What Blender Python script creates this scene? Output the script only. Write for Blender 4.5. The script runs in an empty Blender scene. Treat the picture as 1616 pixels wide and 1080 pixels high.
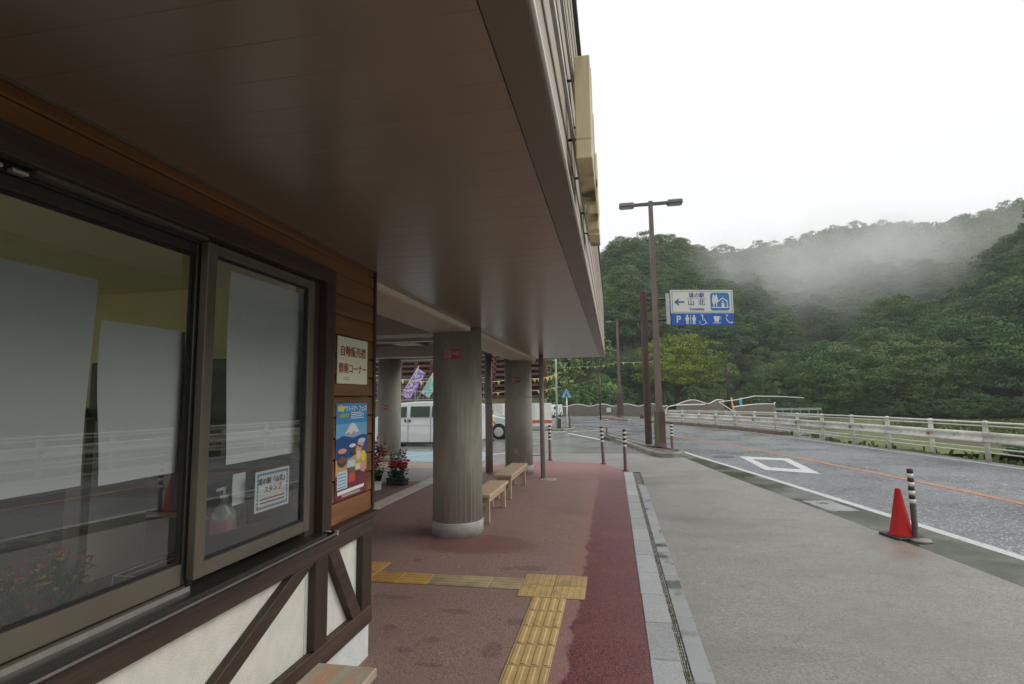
import bpy, bmesh, math, random
import numpy as np
from mathutils import Vector, Matrix, noise
R = math.radians
rnd = random.Random(7)
S = bpy.context.scene
COL = S.collection

# ------------------------------------------------------------------ camera
F, CX, CY, H = 840.0, 808.0, 540.0, 1.75
Yc = Vector((160.0, -86.0, F)).normalized()
Zc = Vector((-109.0, (F*F-109*160)/86.0, F)).normalized()
Xc = Yc.cross(Zc)
if Xc.x < 0: Xc = -Xc
MR = Matrix((Xc, Yc, Zc))
right, up, fwd = MR @ Vector((1, 0, 0)), MR @ Vector((0, 1, 0)), MR @ Vector((0, 0, 1))
cam = bpy.data.objects.new('camera', bpy.data.cameras.new('camera'))
COL.objects.link(cam)
cam.matrix_world = Matrix(((right.x, up.x, -fwd.x, 0), (right.y, up.y, -fwd.y, 0), (right.z, up.z, -fwd.z, H), (0, 0, 0, 1)))
cam.data.sensor_width = 36
cam.data.lens = F/1616*36
cam.data.clip_start = 0.05
cam.data.clip_end = 3000
S.camera = cam

# ------------------------------------------------------------------ sky, light, exposure
SUN_EL, SUN_AZ = R(32), R(76)
W = bpy.data.worlds.new("World"); S.world = W; W.use_nodes = True
wn, wl = W.node_tree.nodes, W.node_tree.links
for n in list(wn): wn.remove(n)
wo = wn.new('ShaderNodeOutputWorld'); bg = wn.new('ShaderNodeBackground'); sky = wn.new('ShaderNodeTexSky')
sky.sky_type = 'NISHITA'; sky.sun_disc = False; sky.sun_elevation = SUN_EL; sky.sun_rotation = SUN_AZ
sky.air_density = 1.0; sky.dust_density = 3.0
bg.inputs['Strength'].default_value = 0.09
wl.new(sky.outputs[0], bg.inputs[0])
cl = wn.new('ShaderNodeBackground')           # the closed layer of bright cloud
tcw = wn.new('ShaderNodeTexCoord'); nzw = wn.new('ShaderNodeTexNoise'); nzw.inputs['Scale'].default_value = 1.3
nzw.inputs['Detail'].default_value = 4
wl.new(tcw.outputs['Generated'], nzw.inputs['Vector'])
rw = wn.new('ShaderNodeValToRGB'); rw.color_ramp.elements[0].position = .3; rw.color_ramp.elements[1].position = .7
rw.color_ramp.elements[0].color = (.93, .95, .97, 1); rw.color_ramp.elements[1].color = (1, 1, 1, 1)
wl.new(nzw.outputs['Fac'], rw.inputs[0]); wl.new(rw.outputs[0], cl.inputs[0])
cl.inputs['Strength'].default_value = 0.70
mw = wn.new('ShaderNodeMixShader'); mw.inputs[0].default_value = 0.93
wl.new(bg.outputs[0], mw.inputs[1]); wl.new(cl.outputs[0], mw.inputs[2]); wl.new(mw.outputs[0], wo.inputs['Surface'])
sun = bpy.data.objects.new('sun', bpy.data.lights.new('sun', 'SUN')); COL.objects.link(sun)
sun.data.energy = 1.4; sun.data.angle = R(50); sun.data.color = (1, .97, .92)
sun.rotation_euler = (R(90)-SUN_EL, 0, math.pi - SUN_AZ)
S.view_settings.view_transform = 'Standard'
try: S.view_settings.look = 'None'
except Exception: pass
S.view_settings.gamma = 1; S.view_settings.use_curve_mapping = False
S.view_settings.exposure = 0.68
S.render.engine = 'CYCLES'
cy = S.cycles
cy.use_denoising = True; cy.max_bounces = 7; cy.diffuse_bounces = 4; cy.glossy_bounces = 4
cy.transparent_max_bounces = 24; cy.transmission_bounces = 4; cy.volume_bounces = 4
cy.volume_step_rate = 4.0; cy.volume_max_steps = 64; cy.use_adaptive_sampling = True
cy.caustics_reflective = False; cy.caustics_refractive = False

# ------------------------------------------------------------------ materials
MATS = {}
def mat(name, c1, c2=None, scale=6, rough=.6, bump=0.0, bscale=40, stretch=(1, 1, 1), metal=0, spec=.5,
        c3=None, rough2=None, coord='Object', detail=5, lo=.35, hi=.65, coat=0, c3scale=None, c3lo=.55, c3hi=.7, vary=1.0):
    if name in MATS: return MATS[name]
    m = bpy.data.materials.new(name); m.use_nodes = True; MATS[name] = m
    n, l = m.node_tree.nodes, m.node_tree.links
    p = n['Principled BSDF']
    p.inputs['Base Color'].default_value = (*c1, 1); p.inputs['Roughness'].default_value = rough
    p.inputs['Metallic'].default_value = metal; p.inputs['Specular IOR Level'].default_value = spec
    p.inputs['Coat Weight'].default_value = coat
    m.diffuse_color = (*c1, 1)
    if c2 is None and not bump: return m
    tc = n.new('ShaderNodeTexCoord'); mp = n.new('ShaderNodeMapping'); mp.inputs['Scale'].default_value = stretch
    l.new(tc.outputs[coord], mp.inputs[0])
    if coord == 'Object':
        oi = n.new('ShaderNodeObjectInfo'); ad = n.new('ShaderNodeVectorMath'); ad.operation = 'ADD'
        l.new(tc.outputs[coord], ad.inputs[0])
        ml = n.new('ShaderNodeMath'); ml.operation = 'MULTIPLY'; ml.inputs[1].default_value = 37.0
        l.new(oi.outputs['Random'], ml.inputs[0]); l.new(ml.outputs[0], ad.inputs[1]); l.new(ad.outputs[0], mp.inputs[0])
    if c2 is not None:
        nz = n.new('ShaderNodeTexNoise'); nz.inputs['Scale'].default_value = scale; nz.inputs['Detail'].default_value = detail
        l.new(mp.outputs[0], nz.inputs['Vector'])
        rp = n.new('ShaderNodeValToRGB'); rp.color_ramp.elements[0].position = lo; rp.color_ramp.elements[1].position = hi
        rp.color_ramp.elements[0].color = (*c1, 1); rp.color_ramp.elements[1].color = (*c2, 1)
        l.new(nz.outputs['Fac'], rp.inputs[0]); out = rp.outputs[0]
        if c3 is not None:
            n3 = n.new('ShaderNodeTexNoise'); n3.inputs['Scale'].default_value = c3scale or scale*.25; n3.inputs['Detail'].default_value = 6
            l.new(mp.outputs[0], n3.inputs['Vector'])
            mr = n.new('ShaderNodeMapRange'); mr.inputs['From Min'].default_value = c3lo; mr.inputs['From Max'].default_value = c3hi
            l.new(n3.outputs['Fac'], mr.inputs['Value'])
            mx = n.new('ShaderNodeMix'); mx.data_type = 'RGBA'; l.new(mr.outputs[0], mx.inputs['Factor'])
            l.new(out, mx.inputs['A']); mx.inputs['B'].default_value = (*c3, 1); out = mx.outputs['Result']
            if rough2 is not None:
                mr2 = n.new('ShaderNodeMapRange'); mr2.inputs['From Min'].default_value = c3lo; mr2.inputs['From Max'].default_value = c3hi
                mr2.inputs['To Min'].default_value = rough; mr2.inputs['To Max'].default_value = rough2
                l.new(n3.outputs['Fac'], mr2.inputs['Value']); l.new(mr2.outputs[0], p.inputs['Roughness'])
        if coord == 'Object':
            hs = n.new('ShaderNodeHueSaturation'); mr = n.new('ShaderNodeMapRange')
            mr.inputs['To Min'].default_value = 1-.14*vary; mr.inputs['To Max'].default_value = 1+.12*vary
            l.new(oi.outputs['Random'], mr.inputs['Value']); l.new(mr.outputs[0], hs.inputs['Value']); l.new(out, hs.inputs['Color'])
            out = hs.outputs[0]
        l.new(out, p.inputs['Base Color'])
    if bump:
        nb = n.new('ShaderNodeTexNoise'); nb.inputs['Scale'].default_value = bscale; nb.inputs['Detail'].default_value = 6
        l.new(mp.outputs[0], nb.inputs['Vector'])
        b = n.new('ShaderNodeBump'); b.inputs['Strength'].default_value = bump; b.inputs['Distance'].default_value = .01
        l.new(nb.outputs['Fac'], b.inputs['Height']); l.new(b.outputs[0], p.inputs['Normal'])
    return m

wood_dark = mat('dark stained timber', (.030, .017, .011), (.066, .040, .028), 9, .62, .4, 40, (1, .1, 1.6), c3=(.10, .065, .05), c3scale=3, c3lo=.6, c3hi=.8)
wood_darkv = mat('dark stained timber upright', (.030, .017, .011), (.052, .032, .022), 5, .62, .25, 30, (1, 1, .12), c3=(.10, .065, .05), c3scale=3, c3lo=.6, c3hi=.8)
wood_orange = mat('orange brown wood siding', (.13, .054, .019), (.22, .098, .036), 5, .55, .2, 30, (1, .14, 2.2), c3=(.05, .02, .01), c3scale=7, c3lo=.64, c3hi=.76)
plaster = mat('cream plaster', (.70, .68, .60), (.78, .76, .68), 14, .85, .5, 130, c3=(.55, .53, .46), c3scale=2.2, c3lo=.58, c3hi=.8)
foundation_m = mat('painted foundation', (.52, .54, .53), (.6, .62, .6), 8, .8, .3, 60)
alu_brown = mat('bronze aluminium', (.13, .112, .085), (.15, .13, .098), 3, .42, 0, metal=.25)
alu_dark = mat('dark bronze aluminium', (.035, .035, .03), (.05, .048, .04), 3, .35, 0, metal=.3)
rubber = mat('black seal', (.012, .012, .012), rough=.6)
drip = mat('sill edge metal', (.42, .40, .36), (.5, .48, .44), 9, .3, metal=.6)
soffit_m = mat('brown soffit metal', (.29, .245, .195), (.305, .256, .203), .6, .28, 0, 6, (1, 1, 1), metal=.3, spec=.8, vary=.12)
fascia_m = mat('soffit edge metal', (.21, .18, .15), (.225, .195, .162), 2, .4, metal=.3)
edge_white = mat('pale drip trim', (.75, .72, .68), rough=.4)
clad_m = mat('weathered fascia cladding', (.36, .31, .24), (.46, .41, .34), 6, .7, .3, 40, (1, .1, 1), c3=(.22, .17, .12), c3scale=3, c3lo=.55, c3hi=.8)
cap_m = mat('dark green cap flashing', (.03, .045, .045), rough=.45)
beam_m = mat('cream beam paint lit tone', (.78, .73, .62), (.80, .75, .64), 4, .6)  # cream beam paint in its lighter tone, as on the lit edge face
beam_u = mat('cream beam paint shaded tone', (.60, .54, .46), (.63, .57, .49), 4, .55)  # same cream paint made darker; the underside's shade is put into the colour
conc = mat('column concrete', (.31, .305, .255), (.41, .40, .345), 3, .8, .35, 35, (1, 1, .35), c3=(.17, .165, .13), c3scale=2, c3lo=.5, c3hi=.75)
conc_l = mat('pale concrete', (.36, .36, .33), (.45, .45, .42), 6, .8, .4, 40, c3=(.25, .26, .23), c3scale=5, c3lo=.5, c3hi=.8)
steel_br = mat('brown painted steel', (.125, .082, .072), (.155, .104, .09), 4, .45, .05, 30, (1, 1, .3))
steel_dk = mat('dark brown painted steel', (.05, .03, .022), (.08, .045, .03), 5, .5, .1, 30, c3=(.2, .12, .07), c3scale=3, c3lo=.6, c3hi=.8)
steel_gr = mat('grey brown steel', (.28, .26, .23), (.34, .315, .285), 5, .45)
white_p = mat('white paint', (.78, .77, .73), (.66, .65, .60), 6, .45)
rail_w = mat('weathered white rail paint', (.74, .73, .66), (.60, .59, .50), 5, .45, .1, 30, c3=(.27, .28, .20), c3scale=4, c3lo=.60, c3hi=.76)
rust = mat('rust', (.36, .13, .04), (.2, .07, .03), 20, .8)
bench_m = mat('weathered bench timber', (.50, .41, .29), (.38, .31, .23), 7, .7, .35, 45, (1, .15, 1), c3=(.50, .33, .20), c3scale=9, c3lo=.45, c3hi=.62)
bench_top = mat('worn pale bench board', (.42, .37, .28), (.30, .27, .215), 9, .6, .3, 55, (1, .25, 1), c3=(.46, .27, .17), c3scale=11, c3lo=.45, c3hi=.62)
red_cone = mat('red cone plastic', (.44, .010, .008), (.33, .010, .008), 3, .6, spec=.25, c3=(.30, .05, .04), c3scale=9, c3lo=.6, c3hi=.8)
black_r = mat('black rubber', (.02, .02, .022), (.035, .033, .033), 8, .6, .2)
refl_w = mat('white reflective tape', (.72, .70, .64), rough=.35)
boll_m = mat('dark brown bollard', (.075, .028, .028), (.10, .04, .038), 6, .45)
paper = mat('white paper', (.78, .81, .81), (.82, .85, .85), 3, .8)
paper_c = mat('cream sign board', (.70, .72, .55), rough=.5)
ink_red = mat('brown red ink', (.26, .025, .015), rough=.5)
ink_dk = mat('dark ink', (.02, .02, .03), rough=.5)
ink_blue = mat('sign blue', (.0, .085, .42), rough=.35)
sign_w = mat('sign white sheet', (.62, .64, .58), rough=.3)
picto_blue = mat('pictogram blue', (.01, .16, .42), rough=.35)
ink_navy = mat('navy sign lettering', (.03, .07, .20), rough=.4)
grey_back = mat('grey sign back', (.35, .36, .36), rough=.5)
pole_green = mat('pale green pole', (.42, .52, .46), rough=.4)
galv = mat('galvanised steel', (.33, .34, .33), (.42, .43, .42), 9, .4, metal=.5)
yellow_p = mat('yellow plastic', (.65, .47, .02), rough=.5)
room_y = mat('cream yellow room wall', (.80, .74, .38), (.77, .71, .36), 2, .9)
room_d = mat('dark room furniture', (.05, .045, .035), rough=.6)
room_f = mat('room floor', (.35, .31, .25), rough=.6)

def glassm(name, tint, fac_t=1.0):
    m = bpy.data.materials.new(name); m.use_nodes = True
    n, l = m.node_tree.nodes, m.node_tree.links
    for x in list(n): n.remove(x)
    o = n.new('ShaderNodeOutputMaterial'); t = n.new('ShaderNodeBsdfTransparent'); g = n.new('ShaderNodeBsdfGlossy')
    g.inputs['Roughness'].default_value = 0.0; t.inputs[0].default_value = (*tint, 1)
    f = n.new('ShaderNodeFresnel'); f.inputs[0].default_value = 1.52
    k = n.new('ShaderNodeMath'); k.operation = 'MULTIPLY'; k.inputs[1].default_value = 3.0; k.use_clamp = True
    tc = n.new('ShaderNodeTexCoord'); nz = n.new('ShaderNodeTexNoise'); nz.inputs['Scale'].default_value = 1.1; nz.inputs['Detail'].default_value = 1
    x = n.new('ShaderNodeMixShader'); l.new(f.outputs[0], k.inputs[0]); l.new(k.outputs[0], x.inputs[0])
    l.new(t.outputs[0], x.inputs[1]); l.new(g.outputs[0], x.inputs[2]); l.new(x.outputs[0], o.inputs[0])
    return m
glass = glassm('window glass', (.975, .985, .97))
car_glass = mat('dark vehicle glass', (.07, .085, .07), rough=.05, spec=.8)
car_white = mat('white vehicle paint', (.68, .70, .68), rough=.25, coat=.5)
car_blue = mat('pale silver vehicle paint', (.58, .66, .66), rough=.22, coat=.5)
tyre_m = mat('tyre rubber', (.015, .015, .015), rough=.8)
rim_m = mat('wheel rim', (.5, .51, .52), rough=.4)

# ------------------------------------------------------------------ object helpers
def link(o): COL.objects.link(o); return o
def obj(name, me, m=None, parent=None, loc=None, rot=None):
    o = bpy.data.objects.new(name, me)
    if m is not None and len(me.materials) == 0: me.materials.append(m)
    if parent is not None: o.parent = parent
    if loc is not None: o.location = loc
    if rot is not None: o.rotation_euler = rot
    return link(o)
def tag(o, label=None, cat=None, group=None, kind=None):
    if label: o['label'] = label
    if cat: o['category'] = cat
    if group: o['group'] = group
    if kind: o['kind'] = kind
    return o
def thing(name, label, cat, loc=(0, 0, 0), rz=0, group=None):
    o = bpy.data.objects.new(name, None); link(o); o.empty_display_size = .1
    o.location = loc; o.rotation_euler = (0, 0, rz)
    return tag(o, label, cat, group)
def struct(name, me, m, **k):
    o = obj(name, me, m, **k); o['kind'] = 'structure'; return o
def mesh(name, v, f):
    me = bpy.data.meshes.new(name); me.from_pydata([tuple(map(float, a)) for a in v], [], f); me.update(); return me

class MB:
    def __init__(s): s.v = []; s.f = []; s.sm = []
    def add(s, v, f, sm=False):
        k = len(s.v); s.v += [tuple(a) for a in v]; s.f += [tuple(i+k for i in q) for q in f]; s.sm += [sm]*len(f)
    def box(s, x0, x1, y0, y1, z0, z1, c=0.0):
        x0, x1 = min(x0, x1), max(x0, x1); y0, y1 = min(y0, y1), max(y0, y1); z0, z1 = min(z0, z1), max(z0, z1)
        if c <= 0:
            s.add([(x0, y0, z0), (x1, y0, z0), (x1, y1, z0), (x0, y1, z0), (x0, y0, z1), (x1, y0, z1), (x1, y1, z1), (x0, y1, z1)],
                  [(0, 3, 2, 1), (4, 5, 6, 7), (0, 1, 5, 4), (1, 2, 6, 5), (2, 3, 7, 6), (3, 0, 4, 7)]); return s
        bm = bmesh.new(); bmesh.ops.create_cube(bm, size=1)
        for w in bm.verts:
            w.co = Vector(((x0+x1)/2+w.co.x*(x1-x0), (y0+y1)/2+w.co.y*(y1-y0), (z0+z1)/2+w.co.z*(z1-z0)))
        bmesh.ops.bevel(bm, geom=list(bm.edges), offset=c, segments=1, affect='EDGES')
        bm.verts.index_update()
        s.add([w.co[:] for w in bm.verts], [[w.index for w in q.verts] for q in bm.faces]); bm.free(); return s
    def tube(s, pts, r, n=8, cap=True, r2=None, sm=True):
        pts = [Vector(p) for p in pts]; rings = []
        for i, p in enumerate(pts):
            d = (pts[min(i+1, len(pts)-1)]-pts[max(i-1, 0)]).normalized()
            a = d.cross(Vector((0, 0, 1)))
            if a.length < 1e-3: a = Vector((1, 0, 0))
            a.normalize(); b = d.cross(a)
            rr = r if r2 is None else r+(r2-r)*i/(len(pts)-1)
            rings.append([p+a*math.cos(t*2*math.pi/n)*rr+b*math.sin(t*2*math.pi/n)*rr for t in range(n)])
        v = [q for g in rings for q in g]; f = []
        for i in range(len(pts)-1):
            for j in range(n): f.append((i*n+j, i*n+(j+1) % n, (i+1)*n+(j+1) % n, (i+1)*n+j))
        s.add(v, f, sm)
        if cap: s.add(v, [tuple(range(n))[::-1], tuple((len(pts)-1)*n+j for j in range(n))])
        return s
    def lathe(s, prof, n=32, c=(0, 0), sm=True):
        v = [(c[0]+r*math.cos(2*math.pi*j/n), c[1]+r*math.sin(2*math.pi*j/n), z) for r, z in prof for j in range(n)]
        f = [(i*n+j, i*n+(j+1) % n, (i+1)*n+(j+1) % n, (i+1)*n+j) for i in range(len(prof)-1) for j in range(n)]
        s.add(v, f, sm)
        s.add(v, [tuple(range(n))[::-1], tuple((len(prof)-1)*n+j for j in range(n))])
        return s
    def prism(s, poly, axis, a, b):   # poly of 2D points extruded along axis between a and b
        n = len(poly)
        def P(p, t):
            return {'x': (t, p[0], p[1]), 'y': (p[0], t, p[1]), 'z': (p[0], p[1], t)}[axis]
        v = [P(p, a) for p in poly]+[P(p, b) for p in poly]
        f = [tuple(range(n))[::-1], tuple(range(n, 2*n))]+[(i, (i+1) % n, n+(i+1) % n, n+i) for i in range(n)]
        s.add(v, f); return s
    def me(s, name='m'):
        m = mesh(name, s.v, s.f)
        m.polygons.foreach_set('use_smooth', s.sm)
        bm = bmesh.new(); bm.from_mesh(m)
        bmesh.ops.remove_doubles(bm, verts=bm.verts, dist=1e-6)
        bmesh.ops.recalc_face_normals(bm, faces=bm.faces); bm.to_mesh(m); bm.free()
        return m
    def obj(s, name, m, parent=None, **k): return obj(name, s.me(name), m, parent, **k)
def box(name, m, parent, *a, c=0.0, **k): return MB().box(*a, c=c).obj(name, m, parent, **k)

_dg = None
def text(s, size, m, parent=None, name='lettering', loc=(0, 0, 0), rot=(0, 0, 0), ext=.0008, align='CENTER', bold=0.0, sx=1.0):
    cu = bpy.data.curves.new('t', 'FONT'); cu.body = s; cu.size = size; cu.extrude = ext; cu.align_x = align; cu.align_y = 'CENTER'
    cu.offset = bold; cu.resolution_u = 2
    o = bpy.data.objects.new('t', cu); link(o)
    dg = bpy.context.evaluated_depsgraph_get()
    me = bpy.data.meshes.new_from_object(o.evaluated_get(dg)); bpy.data.objects.remove(o); bpy.data.curves.remove(cu)
    me.name = name; me.materials.clear()
    r = obj(name, me, m, parent, loc=loc, rot=rot); r.scale = (sx, 1, 1); return r

def interp(P, t):    # P list of (t, x); linear/extrapolated by catmull-like smooth
    if t <= P[0][0]: a, b = P[0], P[1]
    elif t >= P[-1][0]: a, b = P[-2], P[-1]
    else:
        for i in range(len(P)-1):
            if P[i][0] <= t <= P[i+1][0]: a, b = P[i], P[i+1]; break
    return a[1]+(b[1]-a[1])*(t-a[0])/(b[0]-a[0])
def smooth(P, t, w=1.2): return (interp(P, t-w)+interp(P, t)*2+interp(P, t+w))/4
NEAR = [(-40, 6.5), (-10, 5.7), (0, 5.05), (4, 4.58), (6.62, 4.14), (9.2, 3.68), (11.6, 3.21), (13.45, 2.87), (15.9, 2.35), (18.5, 1.86), (23, .75), (30, -1.4)]
ORAN = [(-40, 9.2), (-10, 8.2), (0, 7.5), (6, 6.75), (9.9, 6.25), (12.2, 5.87), (15.15, 5.17), (17.06, 4.76), (19.3, 4.18), (21.7, 3.3), (24.2, 2.56), (30, .3), (34, -1.3)]
FAR = [(-40, 12.2), (-10, 11.4), (0, 10.9), (7, 10.1), (14.3, 9.05), (15.64, 8.8), (17.3, 8.4), (20.2, 7.8), (22.4, 7.3), (25.8, 6.6), (29, 5.6), (34.1, 3.5), (38, 1.0)]
WALK = [(-40, 5.9), (-10, 5.1), (0, 4.35), (3, 3.95), (5.65, 3.58), (7.24, 3.32), (9.05, 3.02), (11.7, 2.55), (14, 2.18), (16.3, 1.9), (18.0, 1.55), (23, .5), (30, -1.8)]
nearx = lambda y: smooth(NEAR, y); oranx = lambda y: smooth(ORAN, y); farx = lambda y: smooth(FAR, y); walkx = lambda y: smooth(WALK, y)
def strip(y0, y1, xl, xr, z, step=.5, nx=1):
    n = max(1, int((y1-y0)/step)); v = []; f = []
    for i in range(n+1):
        y = y0+(y1-y0)*i/n; a, b = xl(y), xr(y)
        for j in range(nx+1): v.append((a+(b-a)*j/nx, y, z))
    for i in range(n):
        for j in range(nx):
            k = i*(nx+1)+j; f.append((k, k+1, k+nx+2, k+nx+1))
    return mesh('strip', v, f)

# ------------------------------------------------------------------ ground materials
def ground_mat(name, build):
    m = bpy.data.materials.new(name); m.use_nodes = True
    n, l = m.node_tree.nodes, m.node_tree.links
    tc = n.new('ShaderNodeTexCoord'); build(n, l, n['Principled BSDF'], tc.outputs['Object']); return m
def NZ(n, l, vec, sc, det=4, rough=.5):
    x = n.new('ShaderNodeTexNoise'); x.inputs['Scale'].default_value = sc; x.inputs['Detail'].default_value = det
    x.inputs['Roughness'].default_value = rough; l.new(vec, x.inputs['Vector']); return x.outputs['Fac']
def MRG(n, l, v, a, b, c=0, d=1):
    x = n.new('ShaderNodeMapRange'); x.inputs['From Min'].default_value = a; x.inputs['From Max'].default_value = b
    x.inputs['To Min'].default_value = c; x.inputs['To Max'].default_value = d; l.new(v, x.inputs['Value']); return x.outputs[0]
def MXC(n, l, f, a, b):
    x = n.new('ShaderNodeMix'); x.data_type = 'RGBA'
    if isinstance(f, (int, float)): x.inputs['Factor'].default_value = f
    else: l.new(f, x.inputs['Factor'])
    for k, q in (('A', a), ('B', b)):
        if isinstance(q, tuple): x.inputs[k].default_value = (*q, 1)
        else: l.new(q, x.inputs[k])
    return x.outputs['Result']
def MA(n, l, op, a, b):
    x = n.new('ShaderNodeMath'); x.operation = op
    for i, q in enumerate((a, b)):
        if isinstance(q, (int, float)): x.inputs[i].default_value = q
        else: l.new(q, x.inputs[i])
    return x.outputs[0]
def BMP(n, l, p, h, st, dist=.01):
    b = n.new('ShaderNodeBump'); b.inputs['Strength'].default_value = st; b.inputs['Distance'].default_value = dist
    l.new(h, b.inputs['Height']); l.new(b.outputs[0], p.inputs['Normal'])

def b_walk(n, l, p, v):
    fine = NZ(n, l, v, 90, 3, .7); mid = NZ(n, l, v, 6, 5); big = NZ(n, l, v, .7, 5)
    vo = n.new('ShaderNodeTexVoronoi'); vo.inputs['Scale'].default_value = 95; l.new(v, vo.inputs['Vector'])
    sep = n.new('ShaderNodeSeparateColor'); l.new(vo.outputs['Color'], sep.inputs[0])
    c = MXC(n, l, MRG(n, l, sep.outputs[0], .15, .85), (.15, .145, .13), (.33, .32, .29))
    c = MXC(n, l, MRG(n, l, fine, .4, .6, 0, .5), c, (.21, .20, .178))
    st2 = NZ(n, l, v, 1.6, 6, .7); c = MXC(n, l, MRG(n, l, st2, .52, .66, 0, .4), c, (.12, .118, .10))
    c = MXC(n, l, MRG(n, l, mid, .4, .75, 0, .35), c, (.30, .29, .26))
    c = MXC(n, l, MRG(n, l, big, .42, .7, 0, .5), c, (.15, .145, .125))
    spw = n.new('ShaderNodeSeparateXYZ'); l.new(v, spw.inputs[0])
    dx = MA(n, l, 'DIVIDE', MA(n, l, 'SUBTRACT', spw.outputs[0], 3.15), .45); dy = MA(n, l, 'DIVIDE', MA(n, l, 'SUBTRACT', spw.outputs[1], 6.95), .5)
    rs = MA(n, l, 'ADD', MA(n, l, 'ADD', MA(n, l, 'MULTIPLY', dx, dx), MA(n, l, 'MULTIPLY', dy, dy)), MRG(n, l, mid, .2, .8, -.7, .7))
    c = MXC(n, l, MRG(n, l, rs, .2, 1.1, .22, 0), c, (.22, .11, .07))
    stv = n.new('ShaderNodeMapping'); stv.inputs['Scale'].default_value = (.35, 1.6, 1); l.new(v, stv.inputs[0])
    c = MXC(n, l, MRG(n, l, NZ(n, l, stv.outputs[0], 1.2, 7, .65), .53, .64, 0, .38), c, (.14, .137, .118))
    l.new(c, p.inputs['Base Color'])
    r = MRG(n, l, big, .4, .65, .55, .33); l.new(r, p.inputs['Roughness'])
    BMP(n, l, p, fine, .35, .006)
m_walk = ground_mat('wet pale concrete paving', b_walk)

def b_road(n, l, p, v):
    vo = n.new('ShaderNodeTexVoronoi'); vo.inputs['Scale'].default_value = 52; vo.inputs['Randomness'].default_value = 1; l.new(v, vo.inputs['Vector'])
    sep = n.new('ShaderNodeSeparateColor'); l.new(vo.outputs['Color'], sep.inputs[0])
    big = NZ(n, l, v, .5, 5); mid = NZ(n, l, v, 18, 3)
    st = MRG(n, l, sep.outputs[0], .84, .97)
    c = MXC(n, l, MRG(n, l, mid, .35, .65), (.075, .082, .093), (.155, .165, .185))
    c = MXC(n, l, MRG(n, l, sep.outputs[1], .1, .9, 0, .5), c, (.20, .21, .225))
    c = MXC(n, l, st, c, (.55, .56, .57))
    c = MXC(n, l, MRG(n, l, big, .45, .7, 0, .35), c, (.055, .062, .075))
    ck = n.new('ShaderNodeTexVoronoi'); ck.feature = 'DISTANCE_TO_EDGE'; ck.inputs['Scale'].default_value = .33; wv = n.new('ShaderNodeVectorMath'); wv.operation = 'ADD'
    nv = n.new('ShaderNodeTexNoise'); nv.inputs['Scale'].default_value = 1.5; nv.inputs['Detail'].default_value = 6; l.new(v, nv.inputs['Vector']); l.new(v, wv.inputs[0]); l.new(nv.outputs['Color'], wv.inputs[1]); l.new(wv.outputs[0], ck.inputs['Vector'])
    c = MXC(n, l, MRG(n, l, ck.outputs['Distance'], .0, .006, .7, 0), c, (.03, .032, .036))
    l.new(c, p.inputs['Base Color']); l.new(MRG(n, l, big, .4, .65, .36, .22), p.inputs['Roughness'])
    BMP(n, l, p, vo.outputs['Distance'], .35, .005)
m_road = ground_mat('wet speckled asphalt', b_road)

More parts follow.
